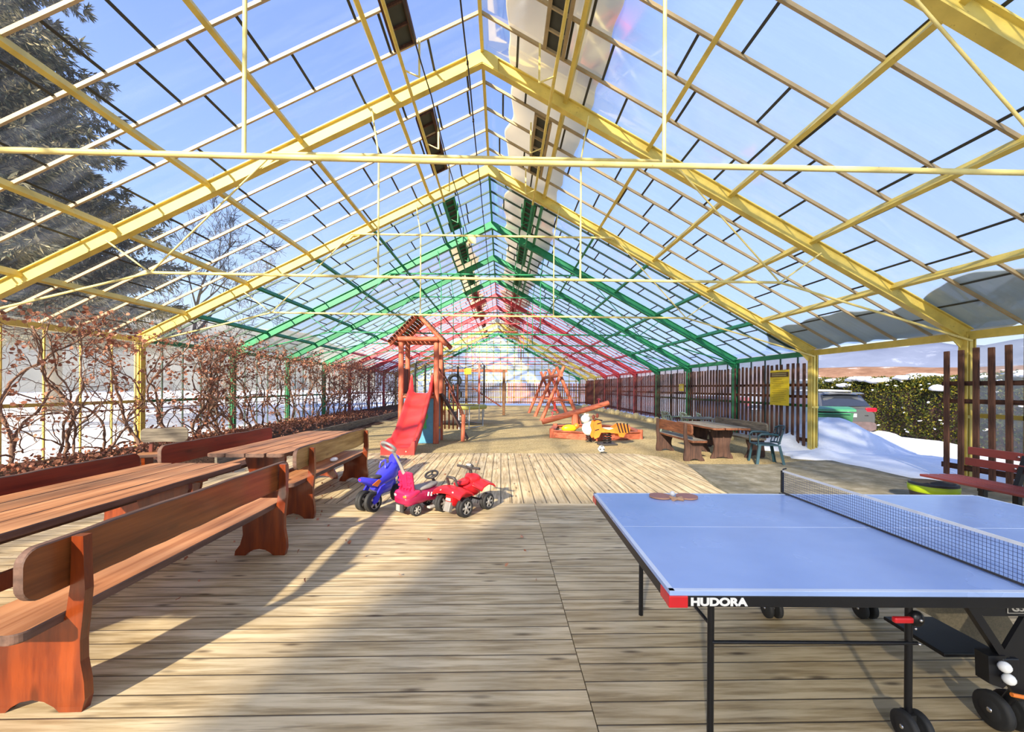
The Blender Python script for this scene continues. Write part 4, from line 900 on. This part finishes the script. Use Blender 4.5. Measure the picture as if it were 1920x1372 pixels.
for k in range(6):
    a = radians(-35 + 60 * k); b = MB(); x, y = R * 1.02 * cos(a), R * 1.02 * sin(a)
    b.tube([(x, y, .3), (x, y, 2.72)], .022, 8); b.tube([(x, y, .95), (x, y, 2.6)], .042, 10, 1 if k == 0 else 2); b.build('net_pole', [M_GALV, plain('red_white_foam', srgb(216, 120, 106), .7) if k == 0 else M_STRIPE, M_STRIPE], t)
nb = MB(); K = 72
def nety(i, v):
    a = 2 * pi * i / K; ph = ((i / K * 360 + 35) % 60) / 60; dip = .32 * 4 * ph * (1 - ph); r = R * (.98 - .04 * 4 * ph * (1 - ph)); return Vector((r * cos(a), r * sin(a), .86 + (1.84 - dip) * v))
for i in range(K): nb.tube([nety(i, 0), nety(i, 1)], .0035, 3, cap=False)
for j in range(1, 12): nb.tube([nety(i, j / 12) for i in range(K + 1)], .0035, 3, cap=False)
nb.tube([nety(i, 1) for i in range(K + 1)], .012, 5, cap=False); nb.build('safety_net', M_STRIPE, t)
p = nety(int(K * 305 / 360), .9); MB().box((p.x, p.y - .03, p.z), (.28, .02, .24), bev=.005).build('net_label', M_YSIGN, t)
ld = MB()
for x in (-.02, .36): ld.tube([(x + .55, -1.72, .0), (x + .55 - (.04 if x < 0 else -.0), -1.5, .86)], .02, 8)
for z in (.25, .5): ld.tube([(.53, -1.66 + z * .2, z), (.92, -1.66 + z * .2, z)], .016, 8)
ld.build('ladder', M_GALV, t)
# tyre climbing frame
t = thing('tyre_frame', 'wooden climbing frame with hanging tyres behind the trampoline', 'climbing frame', (-2.3, 24.6, -.06))
for x in (-1.1, .25, 2.45): MB().box((x, 0, 1.35), (.16, .16, 2.7), bev=.02).build('post', M_TRIMB, t)
MB().box((.7, 0, 2.62), (3.9, .14, .16), bev=.02).build('crossbeam', M_LOGB, t)
MB().bar((2.3, .0, .5), (.6, .0, 1.6), .08, .08).build('brace', M_LOGD, t)
def tyre(b, c, r, ax='y'): b.lathe([(r * .55, -.08), (r * .85, -.1), (r, -.07), (r, .07), (r * .85, .1), (r * .55, .08), (r * .6, 0), (r * .55, -.08)], 28, Matrix.Translation(c) @ Matrix.Rotation(pi / 2, 4, 'X'))
for z in (.42, 1.22, 2.02):
    b = MB(); tyre(b, (-.45, -.1, z), .42); b.tube([(-.45, -.1, z + .36), (-.45, -.1, z + .46)], .012, 6); b.build('tyre', M_RUB, t)
# log swing
t = thing('log_swing', 'A-frame swing of crossed reddish logs near the far right fence', 'swing', (0, 0, -.08))
A0, B0 = Vector((2.95, 20.8, 2.3)), Vector((2.75, 27.2, 2.3))
MB().tube([A0 + Vector((0, -.35, .0)), B0 + Vector((0, .35, 0))], .1, 12).build('ridge_log', M_LOG, t)
for c, ap in (((A0), .0), ((A0 + (B0 - A0) * .45), 0), ((B0), 0)):
    for sx in (-1, 1):
        d = Vector((sx * .95, -.15, -c.z)); top = c + Vector((-sx * .17, .1 * sx, .42)); MB().tube([top, c + d], [.085, .1], 10).build('leg', M_LOG, t)
    MB().tube([c + Vector((-.48, -.08, -1.25)), c + Vector((.48, -.08, -1.25))], .06, 10).build('crosspiece', M_LOGB, t)
for k, yy in enumerate((22.2, 25.2)):
    s = MB(); s.tube([(2.86, yy - .22, 2.25), (2.86, yy - .22, .5)], .012, 5); s.tube([(2.86, yy + .22, 2.25), (2.86, yy + .22, .5)], .012, 5); s.box((2.86, yy, .48), (.2, .5, .05), bev=.01); s.build('swing_seat', M_REDP, t)
# seesaw
t = thing('seesaw', 'log seesaw tipped with its right end in the air beside the log swing', 'seesaw', (3.2, 17.95, -.05), .07)
MB().tube([(-1.45, -.05, .16), (0, 0, .55), (1.5, .05, .98)], [.12, .125, .11], 12).build('beam', M_LOGB, t)
MB().tube([(0, 0, 0), (0, 0, .5)], [.16, .14], 12).build('pivot_post', M_LOG, t)
MB().tube([(.32, .25, 0), (.06, .05, .5)], .07, 10).build('pivot_brace', M_LOG, t)
for x, z in ((-1.0, .28), (1.05, .86)): MB().tube([(x, -.2, z + .25), (x, -.12, z + .3), (x, .12, z + .3), (x, .2, z + .25)], .018, 8).build('handle', M_P, t); 
for x, z in ((-1.0, .28), (1.05, .86)): MB().tube([(x, 0, z + .05), (x, 0, z + .3)], .02, 8).build('handle_post', M_P, t)
# sandbox
SB = [(1.66, 13.5), (2.0, 15.3), (3.4, 15.9), (4.55, 14.9), (4.45, 13.2), (3.0, 12.75)]
t = thing('sandbox', 'low six-sided reddish wooden sandbox in front of the seesaw', 'sandbox', (0, 0, -.05))
for i in range(6):
    a = Vector((*SB[i], 0)); c = Vector((*SB[(i + 1) % 6], 0)); MB().bar(a + Vector((0, 0, .11)), c + Vector((0, 0, .11)), .08, .22, bev=.015).build('side_board', M_LOGB, t)
    d = (c - a).normalized(); MB().bar(a + d * .05 + Vector((0, 0, .23)), c - d * .05 + Vector((0, 0, .23)), .2, .035, bev=.01).build('rim_board', M_LOGB, t)
    MB().tube([a, a + Vector((0, 0, .3))], .085, 12).build('corner_post', M_LOG, t)
b = MB().prism([(x * .985 + .045, y * .985 + .21) for x, y in SB], (0, 0, .03), (1, 0, 0), (0, 0, 1) if 0 else (0, 1, 0), .05); tag(b.build('sand_fill', M_GRAVEL), 'pale sand filling the six-sided sandbox', 'sand', kind='stuff')
# spring rider: orange striped animal
t = thing('spring_rider', 'orange black-striped tiger spring rider at the front edge of the sandbox', 'spring rider', (3.02, 11.75, -.05), .12)
sp = MB(); sp.tube([(.11 * cos(a), .11 * sin(a), .05 + .34 * a / (2 * pi * 5)) for a in [2 * pi * i / 16 for i in range(81)]], .016, 6); sp.build('spring', M_BLACK, t); MB().box((0, 0, .03), (.5, .34, .05), bev=.01).build('base_plate', M_DGREYP, t)
prof = [(-.46, .28), (-.42, .46), (-.46, .60), (-.42, .76), (-.33, .80), (-.24, .74), (-.22, .56), (-.0, .48), (.14, .54), (.3, .66), (.5, .66), (.62, .54), (.6, .40), (.48, .36), (.42, .24), (.3, .26), (.26, .36), (0, .40), (-.24, .40), (-.3, .26), (-.42, .2)]
prof = [(x, z * .88 + .02) for x, z in prof]
for sy in (-.15, .11): MB().prism(prof, (0, sy + .04, 0), (1, 0, 0), (0, 0, 1), .04).build('side_panel', M_ORANGE, t)
b = MB()
for k in range(4): b.prism([(.20 + .1 * k, .64 - .01 * k), (.24 + .1 * k, .645), (.34 + .085 * k, .36), (.30 + .085 * k, .36)], (0, -.1495, 0), (1, 0, 0), (0, 0, 1), .004)
for q in ((-.36, .60), (-.42, .42)): b.prism([(q[0], q[1]), (q[0] + .12, q[1] + .03), (q[0] + .12, q[1] + .06), (q[0], q[1] + .03)], (0, -.1495, 0), (1, 0, 0), (0, 0, 1), .004)
b.build('stripe', M_STRIPE, t)
MB().box((0, 0, .47), (.3, .26, .05), bev=.015).build('seat', M_CREAM, t)
MB().tube([(-.26, -.26, .72), (-.26, .26, .72)], .02, 8).build('handle', M_STRIPE, t)
for x, z in ((-.42, .80), (-.31, .84)): MB().ball((x, -.02, z), .05, n=10, sc=(1, .6, 1.4)).build('ear', M_LOGD, t)
# white plush figure in the sandbox edge
t = thing('white_spring_rider', 'white animal-shaped spring rider beside the orange tiger rider', 'spring rider', (2.62, 12.35, -.05), .2)
MB().ball((0, 0, .42), 1, n=18, sc=(.22, .17, .22)).build('body', M_WHITE, t); MB().ball((-.12, -.02, .70), 1, n=16, sc=(.14, .13, .13)).build('head', M_WHITE, t)
for s in (-1, 1): MB().ball((-.08, s * .1, .82), .045, n=10).build('ear', M_CREAM, t)
sp = MB(); sp.tube([(.09 * cos(a), .09 * sin(a), .02 + .2 * a / (2 * pi * 4)) for a in [2 * pi * i / 16 for i in range(65)]], .014, 6); sp.build('spring', M_BLACK, t)
t = thing('yellow_spring_rider', 'small yellow spring rider inside the sandbox left of the white one', 'spring rider', (2.2, 13.4, -.02), .1)
MB().ball((0, 0, .28), 1, n=14, sc=(.26, .12, .13)).build('body', M_YSIGN, t); MB().ball((.24, 0, .36), .1, n=12).build('head', M_ORANGE, t); sp = MB(); sp.tube([(.08 * cos(a), .08 * sin(a), .02 + .16 * a / (2 * pi * 3)) for a in [2 * pi * i / 16 for i in range(49)]], .014, 6); sp.build('spring', M_BLACK, t)
# football
t = thing('football', 'white football with black spots on the wood chips by the deck edge', 'ball', (2.44, 10.05, .03))
ico = [Vector(v).normalized() for a in (-1, 1) for c in (-1.618, 1.618) for v in ((0, a, c), (a, c, 0), (c, 0, a))]
MB().ball((0, 0, .06), .085, n=24).build('shell', M_WHITE, t); b = MB()
for d in ico:
    x = d.orthogonal().normalized(); y = d.cross(x); b.add([Vector((0, 0, .06)) + (d + (x * cos(2 * pi * i / 5) + y * sin(2 * pi * i / 5)) * .30).normalized() * .0865 for i in range(5)] + [Vector((0, 0, .06)) + d * .0868], [(i, (i + 1) % 5, 5) for i in range(5)])
b.build('patch_pattern', M_STRIPE, t)
# curb stones along the right fence
r = random.Random(8); st = []
for k in range(46):
    y = 13.2 + k * .52; b = MB(); rings = []
    sx, sy, sz = r.uniform(.15, .22), r.uniform(.2, .25), r.uniform(.16, .26)
    b.ball((0, 0, sz * .35), 1, n=10, sc=(sx, sy, sz))
    b.v = [(x * (1 + .15 * mnoise.noise((x * 9 + k, y_ * 9, z * 9))), y_, max(z, -.05)) for x, y_, z in b.v]
    o = b.build('edging_stone', M_STONE, loc=(XR - .62 + r.uniform(-.06, .06), y, -.06 - max(0, y - 22) * .008)); tag(o, 'rounded cream edging stone in the row along the right fence', 'stone', 'edging stones along the right fence')
# ================================================================== VINES AND OUTSIDE
def rv(r, s=1.0): return Vector((r.uniform(-s, s), r.uniform(-s, s), r.uniform(-s, s)))
def leaf_quads(b, p, r, s, n):
    for _ in range(n):
        d = rv(r).normalized(); u = d.orthogonal().normalized(); w = d.cross(u); k = s * r.uniform(.6, 1.3); o = p + rv(r, s * 1.1); c = d * k * r.uniform(-.25, .35)
        b.add([o - u * k * .5 - w * k * .35 + c, o + u * k * .1 - w * k * .5, o + u * k * .6 + c * .6, o + u * k * .1 + w * k * .5, o - u * k * .5 + w * k * .3 + c, o], [(0, 1, 5), (1, 2, 5), (2, 3, 5), (3, 4, 5), (4, 0, 5)])
def vine(y, seed, h, dense, label):
    r = random.Random(seed); t = thing('grape_vine', label, 'vine', (XL + .38, y, .1), 0, 'bare grape vines along the left glass wall')
    st = MB(); lf = MB()
    def stem(p, d, rad, L, depth):
        pts = [p.copy()]; rs = [rad]; step = .09; n = int(L / step)
        for i in range(n):
            d = (d + rv(r, .34 if depth == 0 else .5) + Vector((0, 0, .05 if depth < 2 else -.02))).normalized()
            q = pts[-1] + d * step
            if q.x < -.30: q.x = -.30; d.x = abs(d.x) * .5
            if q.x > .75: d.x = -abs(d.x)
            top = roof(XL + .38 + q.x, -.3) - .1
            if q.z > top: q.z = top; d.z = -.1; d.x += .12
            if q.z < .05: q.z = .05; d.z = abs(d.z)
            pts.append(q); rs.append(rad * (1 - .7 * (i + 1) / n))
            if depth < (3 if dense > 1 or L > .5 else 2) and r.random() < (.30 if depth == 0 else .26 if depth == 1 else .3) and i > 1:
                stem(q, (d + rv(r, 1.0) + Vector((.1, 0, .15))).normalized(), max(rs[-1] * .55, .004), L * r.uniform(.28, .5), depth + 1)
            if depth >= 1 and r.random() < .075 * dense: leaf_quads(lf, q, r, .055, r.randint(1, 2))
        if len(pts) > 2:
            if depth == 0:
                rs = [k * (1 + .25 * sin(i * 2.1 + seed)) for i, k in enumerate(rs)]
            st.tube(pts, rs, 6 if depth == 0 else 4 if depth == 1 else 3, 0, False)
            if depth >= 1 and r.random() < .28 * dense: leaf_quads(lf, pts[-1], r, .06, r.randint(2, 5))
    for k in range(r.choice((2, 2, 3))):
        stem(Vector((r.uniform(-.05, .1), r.uniform(-.15, .15), -.05)), Vector((r.uniform(-.15, .15), r.uniform(-.6, .6), .9)).normalized(), r.uniform(.022, .04), h * r.uniform(1.15, 1.5), 0)
    for k in range(4 + int(5 * dense)):
        q = Vector((r.uniform(-.1, .3), r.uniform(-.7, .7), h + .15 - abs(r.gauss(0, .55)))); leaf_quads(lf, q, r, .068, r.randint(4, 9))
    st.build('stems', M_BARK, t); lf.build('dry_leaves', M_LEAF, t)
ys = [7.3, 8.2, 9.1, 9.9, 10.8, 11.6, 12.4, 13.2, 14.2, 15.0, 15.9, 16.7, 17.6, 18.5, 19.3, 20.3, 21.4, 22.6, 23.8, 25.2, 26.7, 28.4, 30.2, 32.2, 34.4, 37.0]
WH = ['with dry leaves at the left picture edge', 'left of the yellow post, second from the picture edge', 'left of the yellow post, third from the picture edge', 'just left of the yellow post', 'just right of the yellow post', 'halfway between the yellow and first green post', 'just left of the first green post', 'just right of the first green post', 'halfway between the first and middle green posts', 'a little left of the middle green post', 'at the middle green post', 'just right of the middle green post', 'left of the last green post', 'at the last green post', 'right of the last green post']
for i, y in enumerate(ys):
    vine(y, 100 + i, 2.6, .9 if i < 5 else 1.2 if i < 16 else 2.2, f'bare grape vine {WH[i]}' if i < 15 else 'dense leafless grape vine in the far run left of the slide tower')
# leaf litter on the bed
b = MB(); r = random.Random(5)
for _ in range(5200):
    x = XL + .15 + abs(r.gauss(0, 1.2)); y = r.uniform(6.5, 24)
    if x > -5.9 + (0 if y > 8 else 0): continue
    leaf_quads(b, Vector((x, y, .17 + r.uniform(-.02, .06))), r, .055, 1)
tag(b.build('fallen_leaves', M_LEAF), 'dry brown leaves covering the bed under the vines', 'leaves', kind='stuff')
b = MB()
for _ in range(260): leaf_quads(b, Vector((r.gauss(-3.2, 1.8), r.uniform(3, 9.8), .02)), r, .03, 1)
tag(b.build('fallen_leaves', M_LEAF), 'few scattered crumbled leaves on the deck boards', 'leaves', kind='stuff')

# conifer
def spruce(loc, H, R, seed, label, z0=1.0, tiers=30, fine=1.0):
    r = random.Random(seed); t = thing('spruce_tree', label, 'tree', loc)
    MB().tube([(0, 0, -.3), (.05, 0, H * .5), (0, 0, H)], [.32, .2, .03], 10).build('trunk', M_BARKD, t)
    b = MB(); sn = MB(); br = MB()
    def tuft(p, d, s):
        # a spray of needles: a few slim leaf-shaped blades fanned around D
        u = d.orthogonal().normalized(); w = d.cross(u)
        for k in range(6):
            a = r.uniform(0, 2 * pi); e = (d + (u * cos(a) + w * sin(a)) * r.uniform(.2, .9)).normalized(); f = e.cross(rv(r)).normalized() * s * .10
            b.add([p, p + e * s * .55 + f, p + e * s * r.uniform(.9, 1.2), p + e * s * .55 - f], [(0, 1, 2, 3)])
    for k in range(tiers):
        u = k / tiers; z = z0 + (H - z0) * u; L = R * (1 - u) ** .8 * r.uniform(.85, 1.1) + .2; n = int(9 + 5 * (1 - u))
        for j in range(n):
            a = 2 * pi * (j + r.random() * .8) / n; out = Vector((cos(a), sin(a), 0)); l = L * r.uniform(.7, 1.08); N = max(4, int(l / .32)); pts = []
            for i in range(N + 1):
                v = i / N; pts.append(Vector((0, 0, z)) + out * l * v + Vector((0, 0, -l * .34 * v + l * .20 * v * v + .0)))
            br.tube(pts, [.035 * (1 - i / N) + .006 for i in range(N + 1)], 4, 0, False)
            side = out.cross(Vector((0, 0, 1)))
            for i in range(1, N + 1):
                v = i / N; sl = (.30 + .38 * sin(pi * min(1, v * 1.0) * .9)) * l * .30
                for sg in (-1, 1):
                    for q in range(2 if fine < 1 else 3):
                        d = (out * .5 + side * sg * r.uniform(.5, 1) + Vector((0, 0, r.uniform(-.55, .1)))).normalized()
                        m = max(2, int(sl / .15))
                        for g in range(m): tuft(pts[i] + d * sl * g / m + rv(r, .04), (d + Vector((0, 0, -.12))).normalized(), r.uniform(.16, .28))
            tuft(pts[-1], (out + Vector((0, 0, .15))).normalized(), .34)
    br.build('branches', M_BARKD, t); b.build('needles', M_NEEDLE, t)
spruce((-17.2, 13.2, 0), 21, 5.6, 21, 'tall dark spruce seen through the glass at the upper left', 4.9, 28)
spruce((-23, 22, .3), 15, 4.2, 22, 'smaller spruce behind the tall one, low at the left', 4.2, 15, .5)
# bare trees
def bare_tree(loc, H, seed, label, mat=M_BARKD, spread=.55, depth=5, droop=0., rad=.16):
    r = random.Random(seed); t = thing('bare_tree', label, 'tree', loc); b = MB(); tw = MB()
    def go(p, d, L, rd, k):
        n = 5; pts = [p]; 
        for i in range(n):
            d = (d + rv(r, .16) + Vector((0, 0, .04 - droop * (depth - k) * .05))).normalized(); pts.append(pts[-1] + d * L / n)
        (b if k > 2 else tw).tube(pts, [max(rd * (1 - .45 * i / n), .009) for i in range(n + 1)], 6 if k > 3 else 3, 0, False)
        if k:
            for j in range(r.randint(3, 4) if k > 1 else 4):
                q = pts[r.randint(2, n)]; go(q, (d + rv(r, spread * 1.5)).normalized(), L * r.uniform(.55, .8), rd * .52, k - 1)
    go(Vector((0, 0, -.2)), Vector((0, 0, 1)), H * .34, rad, depth)
    b.build('trunk', mat, t); tw.build('twigs', mat, t)
bare_tree((-15.5, 23, .2), 13, 31, 'large bare tree with fine twigs seen through the left roof glass', M_BARKD, .6, 6)
bare_tree((-22, 34, .4), 10, 32, 'second bare tree farther back beyond the left glass wall', M_BARKD, .6, 4)
bare_tree((18.2, 24.5, .2), 4.4, 33, 'small pale weeping tree above the hedge beyond the doorway', M_TWIG, .7, 5, 1.0, .07)

# hedge of clipped thuja
def hedge(name, a, c, h, w, mat, n, label, s=.07, cat='hedge', seed=1, core=True):
    r = random.Random(seed); a = Vector(a); c = Vector(c); d = (c - a); L = d.length; d.normalize(); sd = Vector((d.y, -d.x, 0)); t = thing(name, label, cat, a)
    def surf(u, v, q):                            # v 0..1 round the section, bumpy
        p = 1 + .20 * mnoise.noise((u * 1.1, v * 4, seed)) + .16 * mnoise.noise((u * 3, v * 9, seed))
        ang = pi * v; hh = h * (1 + .07 * mnoise.noise((u * .8, 3, seed)))
        y = cos(ang); z = sin(ang); k = (abs(y) ** 4 + abs(z) ** 4) ** .25
        return d * u + sd * (w / 2 * y / k * p * q) + Vector((0, 0, hh * z / k * (.9 + .1 * p) * q))
    if core:
        b = MB(); K = 12; N = int(L / .4); b.add([surf(L * i / N, j / K, .86) for i in range(N + 1) for j in range(K + 1)], [(i * (K + 1) + j, i * (K + 1) + j + 1, (i + 1) * (K + 1) + j + 1, (i + 1) * (K + 1) + j) for i in range(N) for j in range(K)]); b.build('inner_growth', M_DKW, t)
    b = MB()
    for _ in range(n):
        p = surf(r.uniform(0, L), r.random(), r.uniform(.84, 1.05)); e = (rv(r) + Vector((0, 0, .6))).normalized(); f = e.cross(rv(r)).normalized(); k = s * r.uniform(.6, 1.4)
        b.add([p - f * k * .4, p + e * k * .8 - f * k * .5, p + e * k * 1.5, p + e * k * .8 + f * k * .5], [(0, 1, 2, 3)])
    b.build('foliage', mat, t); return surf, L, t, a
sf, L, ht, ha = hedge('thuja_hedge', (13.0, 7.5, -.05), (17.2, 26, .1), 1.95, 1.3, M_THUJA, 80000, 'clipped yellow-green thuja hedge with snow on top beyond the doorway', .042)
b = MB(); r = random.Random(12)
for k in range(70):
    u = r.uniform(0, L); v = min(max(r.gauss(.5, .13), .2), .92); p = sf(u, v, 1.02); b.ball(p, 1, n=10, sc=(r.uniform(.1, .35), r.uniform(.2, .6), r.uniform(.05, .11)))
for k in range(110):
    p = sf(r.uniform(0, L), r.uniform(.62, .98), 1.0); b.ball(p, 1, n=8, sc=(.04, r.uniform(.03, .07), r.uniform(.02, .035)))
b.v = [tuple(Vector(v) + .05 * Vector((mnoise.noise((v[0] * 5, v[1] * 5, v[2] * 5)), mnoise.noise((v[0] * 5 + 9, v[1] * 5, v[2] * 5)), mnoise.noise((v[0] * 5, v[1] * 5 + 9, v[2] * 5))))) for v in b.v]
o = b.build('hedge_snow', M_SNOW, loc=ha); tag(o, 'snow clumps caught on top and in the twigs of the thuja hedge', 'snow', kind='stuff')

# car seen from behind: local +Y forward
t = thing('parked_car', 'dark grey estate car parked in the snow, seen from behind', 'car', (11.05, 13.0, -.05), radians(-6))
def xring(y, w, h0, h1, e=3.4, n=24, wt=None):
    out = []; wt = wt if wt is not None else w
    for i in range(n):
        a = 2 * pi * i / n; c, s = cos(a), sin(a); zz = math.copysign(abs(s) ** (2 / e), s); k = (zz + 1) / 2; ww = w + (wt - w) * k
        out.append(Vector((ww / 2 * math.copysign(abs(c) ** (2 / e), c), y, (h0 + h1) / 2 + (h1 - h0) / 2 * zz)))
    return out
b = MB(); b.loft([xring(-.02, 1.62, .42, .98, 4), xring(.05, 1.76, .34, 1.04, 4), xring(.4, 1.82, .28, 1.06, 4), xring(1.2, 1.82, .28, 1.04, 4), xring(3.0, 1.80, .28, 1.0, 4), xring(4.0, 1.74, .30, .86, 4), xring(4.4, 1.5, .38, .72, 4)]); b.build('body', M_CAR, t)
b = MB(); b.loft([xring(.06, 1.60, .95, 1.10, 4, wt=1.54), xring(.22, 1.60, .95, 1.36, 4, wt=1.36), xring(.42, 1.62, .95, 1.52, 4, wt=1.26), xring(1.2, 1.62, .95, 1.56, 4, wt=1.24), xring(2.1, 1.62, .95, 1.50, 4, wt=1.2), xring(3.05, 1.56, .95, 1.02, 4, wt=1.4)]); b.build('cabin', M_CAR, t)
def pan(y0, z0, w0, y1, z1, w1, m, nm, lift=.012):
    q = Vector((0, y0, z0)); e = Vector((0, y1 - y0, z1 - z0)).normalized(); nn = Vector((0, -e.z, e.y)) * lift
    n = 8; bb = MB(); vs = []
    for j in range(5):
        for i in range(n + 1):
            v = j / 4; u = i / n * 2 - 1; vs.append(Vector((u * (w0 + (w1 - w0) * v) / 2, y0 + (y1 - y0) * v + .05 * u * u, z0 + (z1 - z0) * v)) + nn)
    bb.add(vs, [(j * 9 + i, j * 9 + i + 1, (j + 1) * 9 + i + 1, (j + 1) * 9 + i) for j in range(4) for i in range(n)], 0, True); return bb.build(nm, m, t)
pan(.02, 1.08, 1.46, .30, 1.44, 1.20, M_GLASSK, 'rear_window', .02)
b = MB(); b.box((0, .22, 1.50), (1.2, .16, .03), M=Matrix.Rotation(.15, 3, 'X'), bev=.01); b.build('roof_spoiler', M_CAR, t)
for s in (-1, 1):
    MB().box((s * .70, .0, .98), (.30, .10, .13), M=Matrix.Rotation(s * -.18, 3, 'Z'), bev=.03).build('tail_lamp', M_TAIL, t)
    b = MB(); b.ball((s * 1.0, 2.55, 1.03), 1, n=12, sc=(.12, .07, .085)); b.build('door_mirror', M_SILV, t)
    b = MB(); b.prism([(.5, 1.08), (2.7, 1.06), (2.0, 1.42), (.72, 1.44)], (s * .80 if s > 0 else s * .80 - .02, 0, 0), (0, 1, 0), (0, 0, 1), .02); b.build('side_window', M_GLASSK, t)
    for y in (.75, 3.5):
        w = MB(); wheel(w, (s * .80, y, .32), .32, .2, 'x'); w.build('wheel', [M_RUB, M_SILV], t)
b = MB(); b.loft([xring(-.06, 1.66, .30, .60, 5), xring(.1, 1.82, .26, .62, 5), xring(.3, 1.84, .26, .6, 5)]); b.build('bumper', M_CARD, t)
MB().box((.0, -.035, .80), (.5, .02, .11), bev=.004).build('number_plate', M_WHITE, t)
MB().box((0, -.03, .93), (.08, .03, .06), bev=.02).build('tailgate_badge', M_CHROME, t)
b = MB(); b.box((.55, -.03, .80), (.12, .015, .03)); b.build('model_badge', M_CHROME, t)
o = MB().ball((0, 0, 0), 1, n=20, sc=(.62, 1.1, .05)).build('roof_snow', M_SNOW, loc=(11.2, 14.3, 1.52)); tag(o, 'thin layer of snow on the roof of the parked car', 'snow')
# bins
def bin_(label, loc, rz, mb, ml, w, d, h, nm):
    t = thing(nm, label, 'bin', loc, rz)
    b = MB(); b.loft([[Vector((sx * w * k / 2, sy * d * k / 2, z)) for sx, sy in ((-1, -1), (1, -1), (1, 1), (-1, 1))] for z, k in ((.08, .84), (h - .1, 1.0))], smooth=False); b.build('body', mb, t)
    b = MB(); n = 8; rings = []
    for i in range(n + 1):
        v = i / n * 2 - 1; z = h + .07 * (1 - v * v); rings.append([Vector((-w * .53, v * d * .54, z - .06)), Vector((w * .53, v * d * .54, z - .06)), Vector((w * .53, v * d * .54, z)), Vector((-w * .53, v * d * .54, z))])
    b.loft(rings, smooth=False); b.build('lid', ml, t)
    MB().tube([(-w * .42, -d * .56, h - .12), (w * .42, -d * .56, h - .12)], .02, 8).build('handle', ml, t)
    b = MB()
    for sx in (-1, 1): wheel(b, (sx * w * .4, d * .4, .1), .1, .05, 'x')
    b.build('wheel', [M_RUB, M_DGREYP], t); return t
bin_('green lidded rubbish bin half buried in the shovelled snow pile', (9.35, 11.95, -.05), -.25, M_BINB, M_BINL, 1.3, .8, 1.06, 'rubbish_bin')
bin_('yellow rubbish bin behind the slatted fence beside the yellow sign', (8.65, 12.4, -.05), .1, M_YBIN, M_DGREYP, .58, .7, 1.02, 'rubbish_bin')
bin_('second yellow bin behind the slatted fence, left of the yellow notice', (8.7, 13.6, -.05), .0, M_YBIN, M_DGREYP, .58, .7, 1.02, 'rubbish_bin')
t = thing('garden_trailer', 'red and blue tarpaulin-covered trailer outside behind the slatted fence', 'trailer', (9.2, 17.2, -.05), 0)
MB().box((0, 0, .95), (1.1, 2.6, .7), bev=.08).build('tarpaulin', M_RBOX, t); MB().box((0, 0, .42), (1.0, 2.4, .36), bev=.03).build('bed', M_BBOX, t); b = MB()
for sx in (-1, 1): wheel(b, (sx * .5, 0, .24), .24, .14, 'x')
b.build('wheel', [M_RUB, M_SILV], t)

# far land
def ridge(name, pts, base, mat, seed, amp, step=4., depth=60, kind='structure', label=None):
    # PTS: (x, y, top height) polyline; a slope that rises from the front to the crest and falls away behind
    b = MB(); vs = []; K = 14; cols = 0
    for i in range(len(pts) - 1):
        a, c = Vector(pts[i]), Vector(pts[i + 1]); L = (Vector((c.x, c.y)) - Vector((a.x, a.y))).length; n = max(2, int(L / step))
        for j in range(n + (1 if i == len(pts) - 2 else 0)):
            p = a.lerp(c, j / n); out = Vector((p.x, p.y, 0)).normalized()
            for k in range(K + 1):
                u = k / K; q = Vector((p.x, p.y, 0)) + out * depth * (u - .6); h = p.z * sin(min(u / .6, 1) * pi / 2) if u < .6 else p.z * (1 - .3 * (u - .6))
                h += amp * u * (mnoise.noise((q.x / 30, q.y / 30, seed)) + .5 * mnoise.noise((q.x / 9, q.y / 9, seed))); vs.append((q.x, q.y, base + max(h, -.3)))
            cols += 1
    b.add(vs, [(i * (K + 1) + k, i * (K + 1) + k + 1, (i + 1) * (K + 1) + k + 1, (i + 1) * (K + 1) + k) for i in range(cols - 1) for k in range(K)], 0, True)
    o = b.build(name, mat); return tag(o, label, None if kind == 'structure' else 'hill', kind=kind)
def hill_mat(name, cols, scale, rough=1.):
    t = NT(name); v = t.coord(); n = t.noise(v, scale, 6, .65); c = t.ramp(n, [(.35, cols[0]), (.60, cols[1]), (.72, cols[2])]); t.bsdf(c, 1, 0, n, .4, 1., .0); return t.m
M_HILLF = hill_mat('hazy_wooded_hill', (srgb(104, 114, 136), srgb(112, 122, 144), srgb(150, 158, 174)), .03)  # blue-grey tones put the distance haze into the colour
M_HILLN = hill_mat('brown_field_edge', (srgb(120, 92, 76), srgb(146, 116, 96), srgb(214, 212, 216)), .22)
M_HILLL = hill_mat('haze_paled_wood_slope', (srgb(176, 170, 150), srgb(190, 185, 166), srgb(204, 199, 182)), .05)  # colours paled to stand in for haze over the slope
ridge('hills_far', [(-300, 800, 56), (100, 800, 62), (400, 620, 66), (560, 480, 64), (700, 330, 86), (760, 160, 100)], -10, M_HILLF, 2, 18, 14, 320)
ridge('hills_near', [(30, 190, 8), (90, 150, 9.5), (130, 100, 9), (160, 50, 11)], -1.0, M_HILLN, 5, 1.6, 3, 60)
ridge('hills_left', [(-70, -10, 16), (-75, 40, 15), (-74, 80, 17), (-60, 130, 19), (-45, 150, 12)], -1, M_HILLL, 7, 3.0, 3, 34)
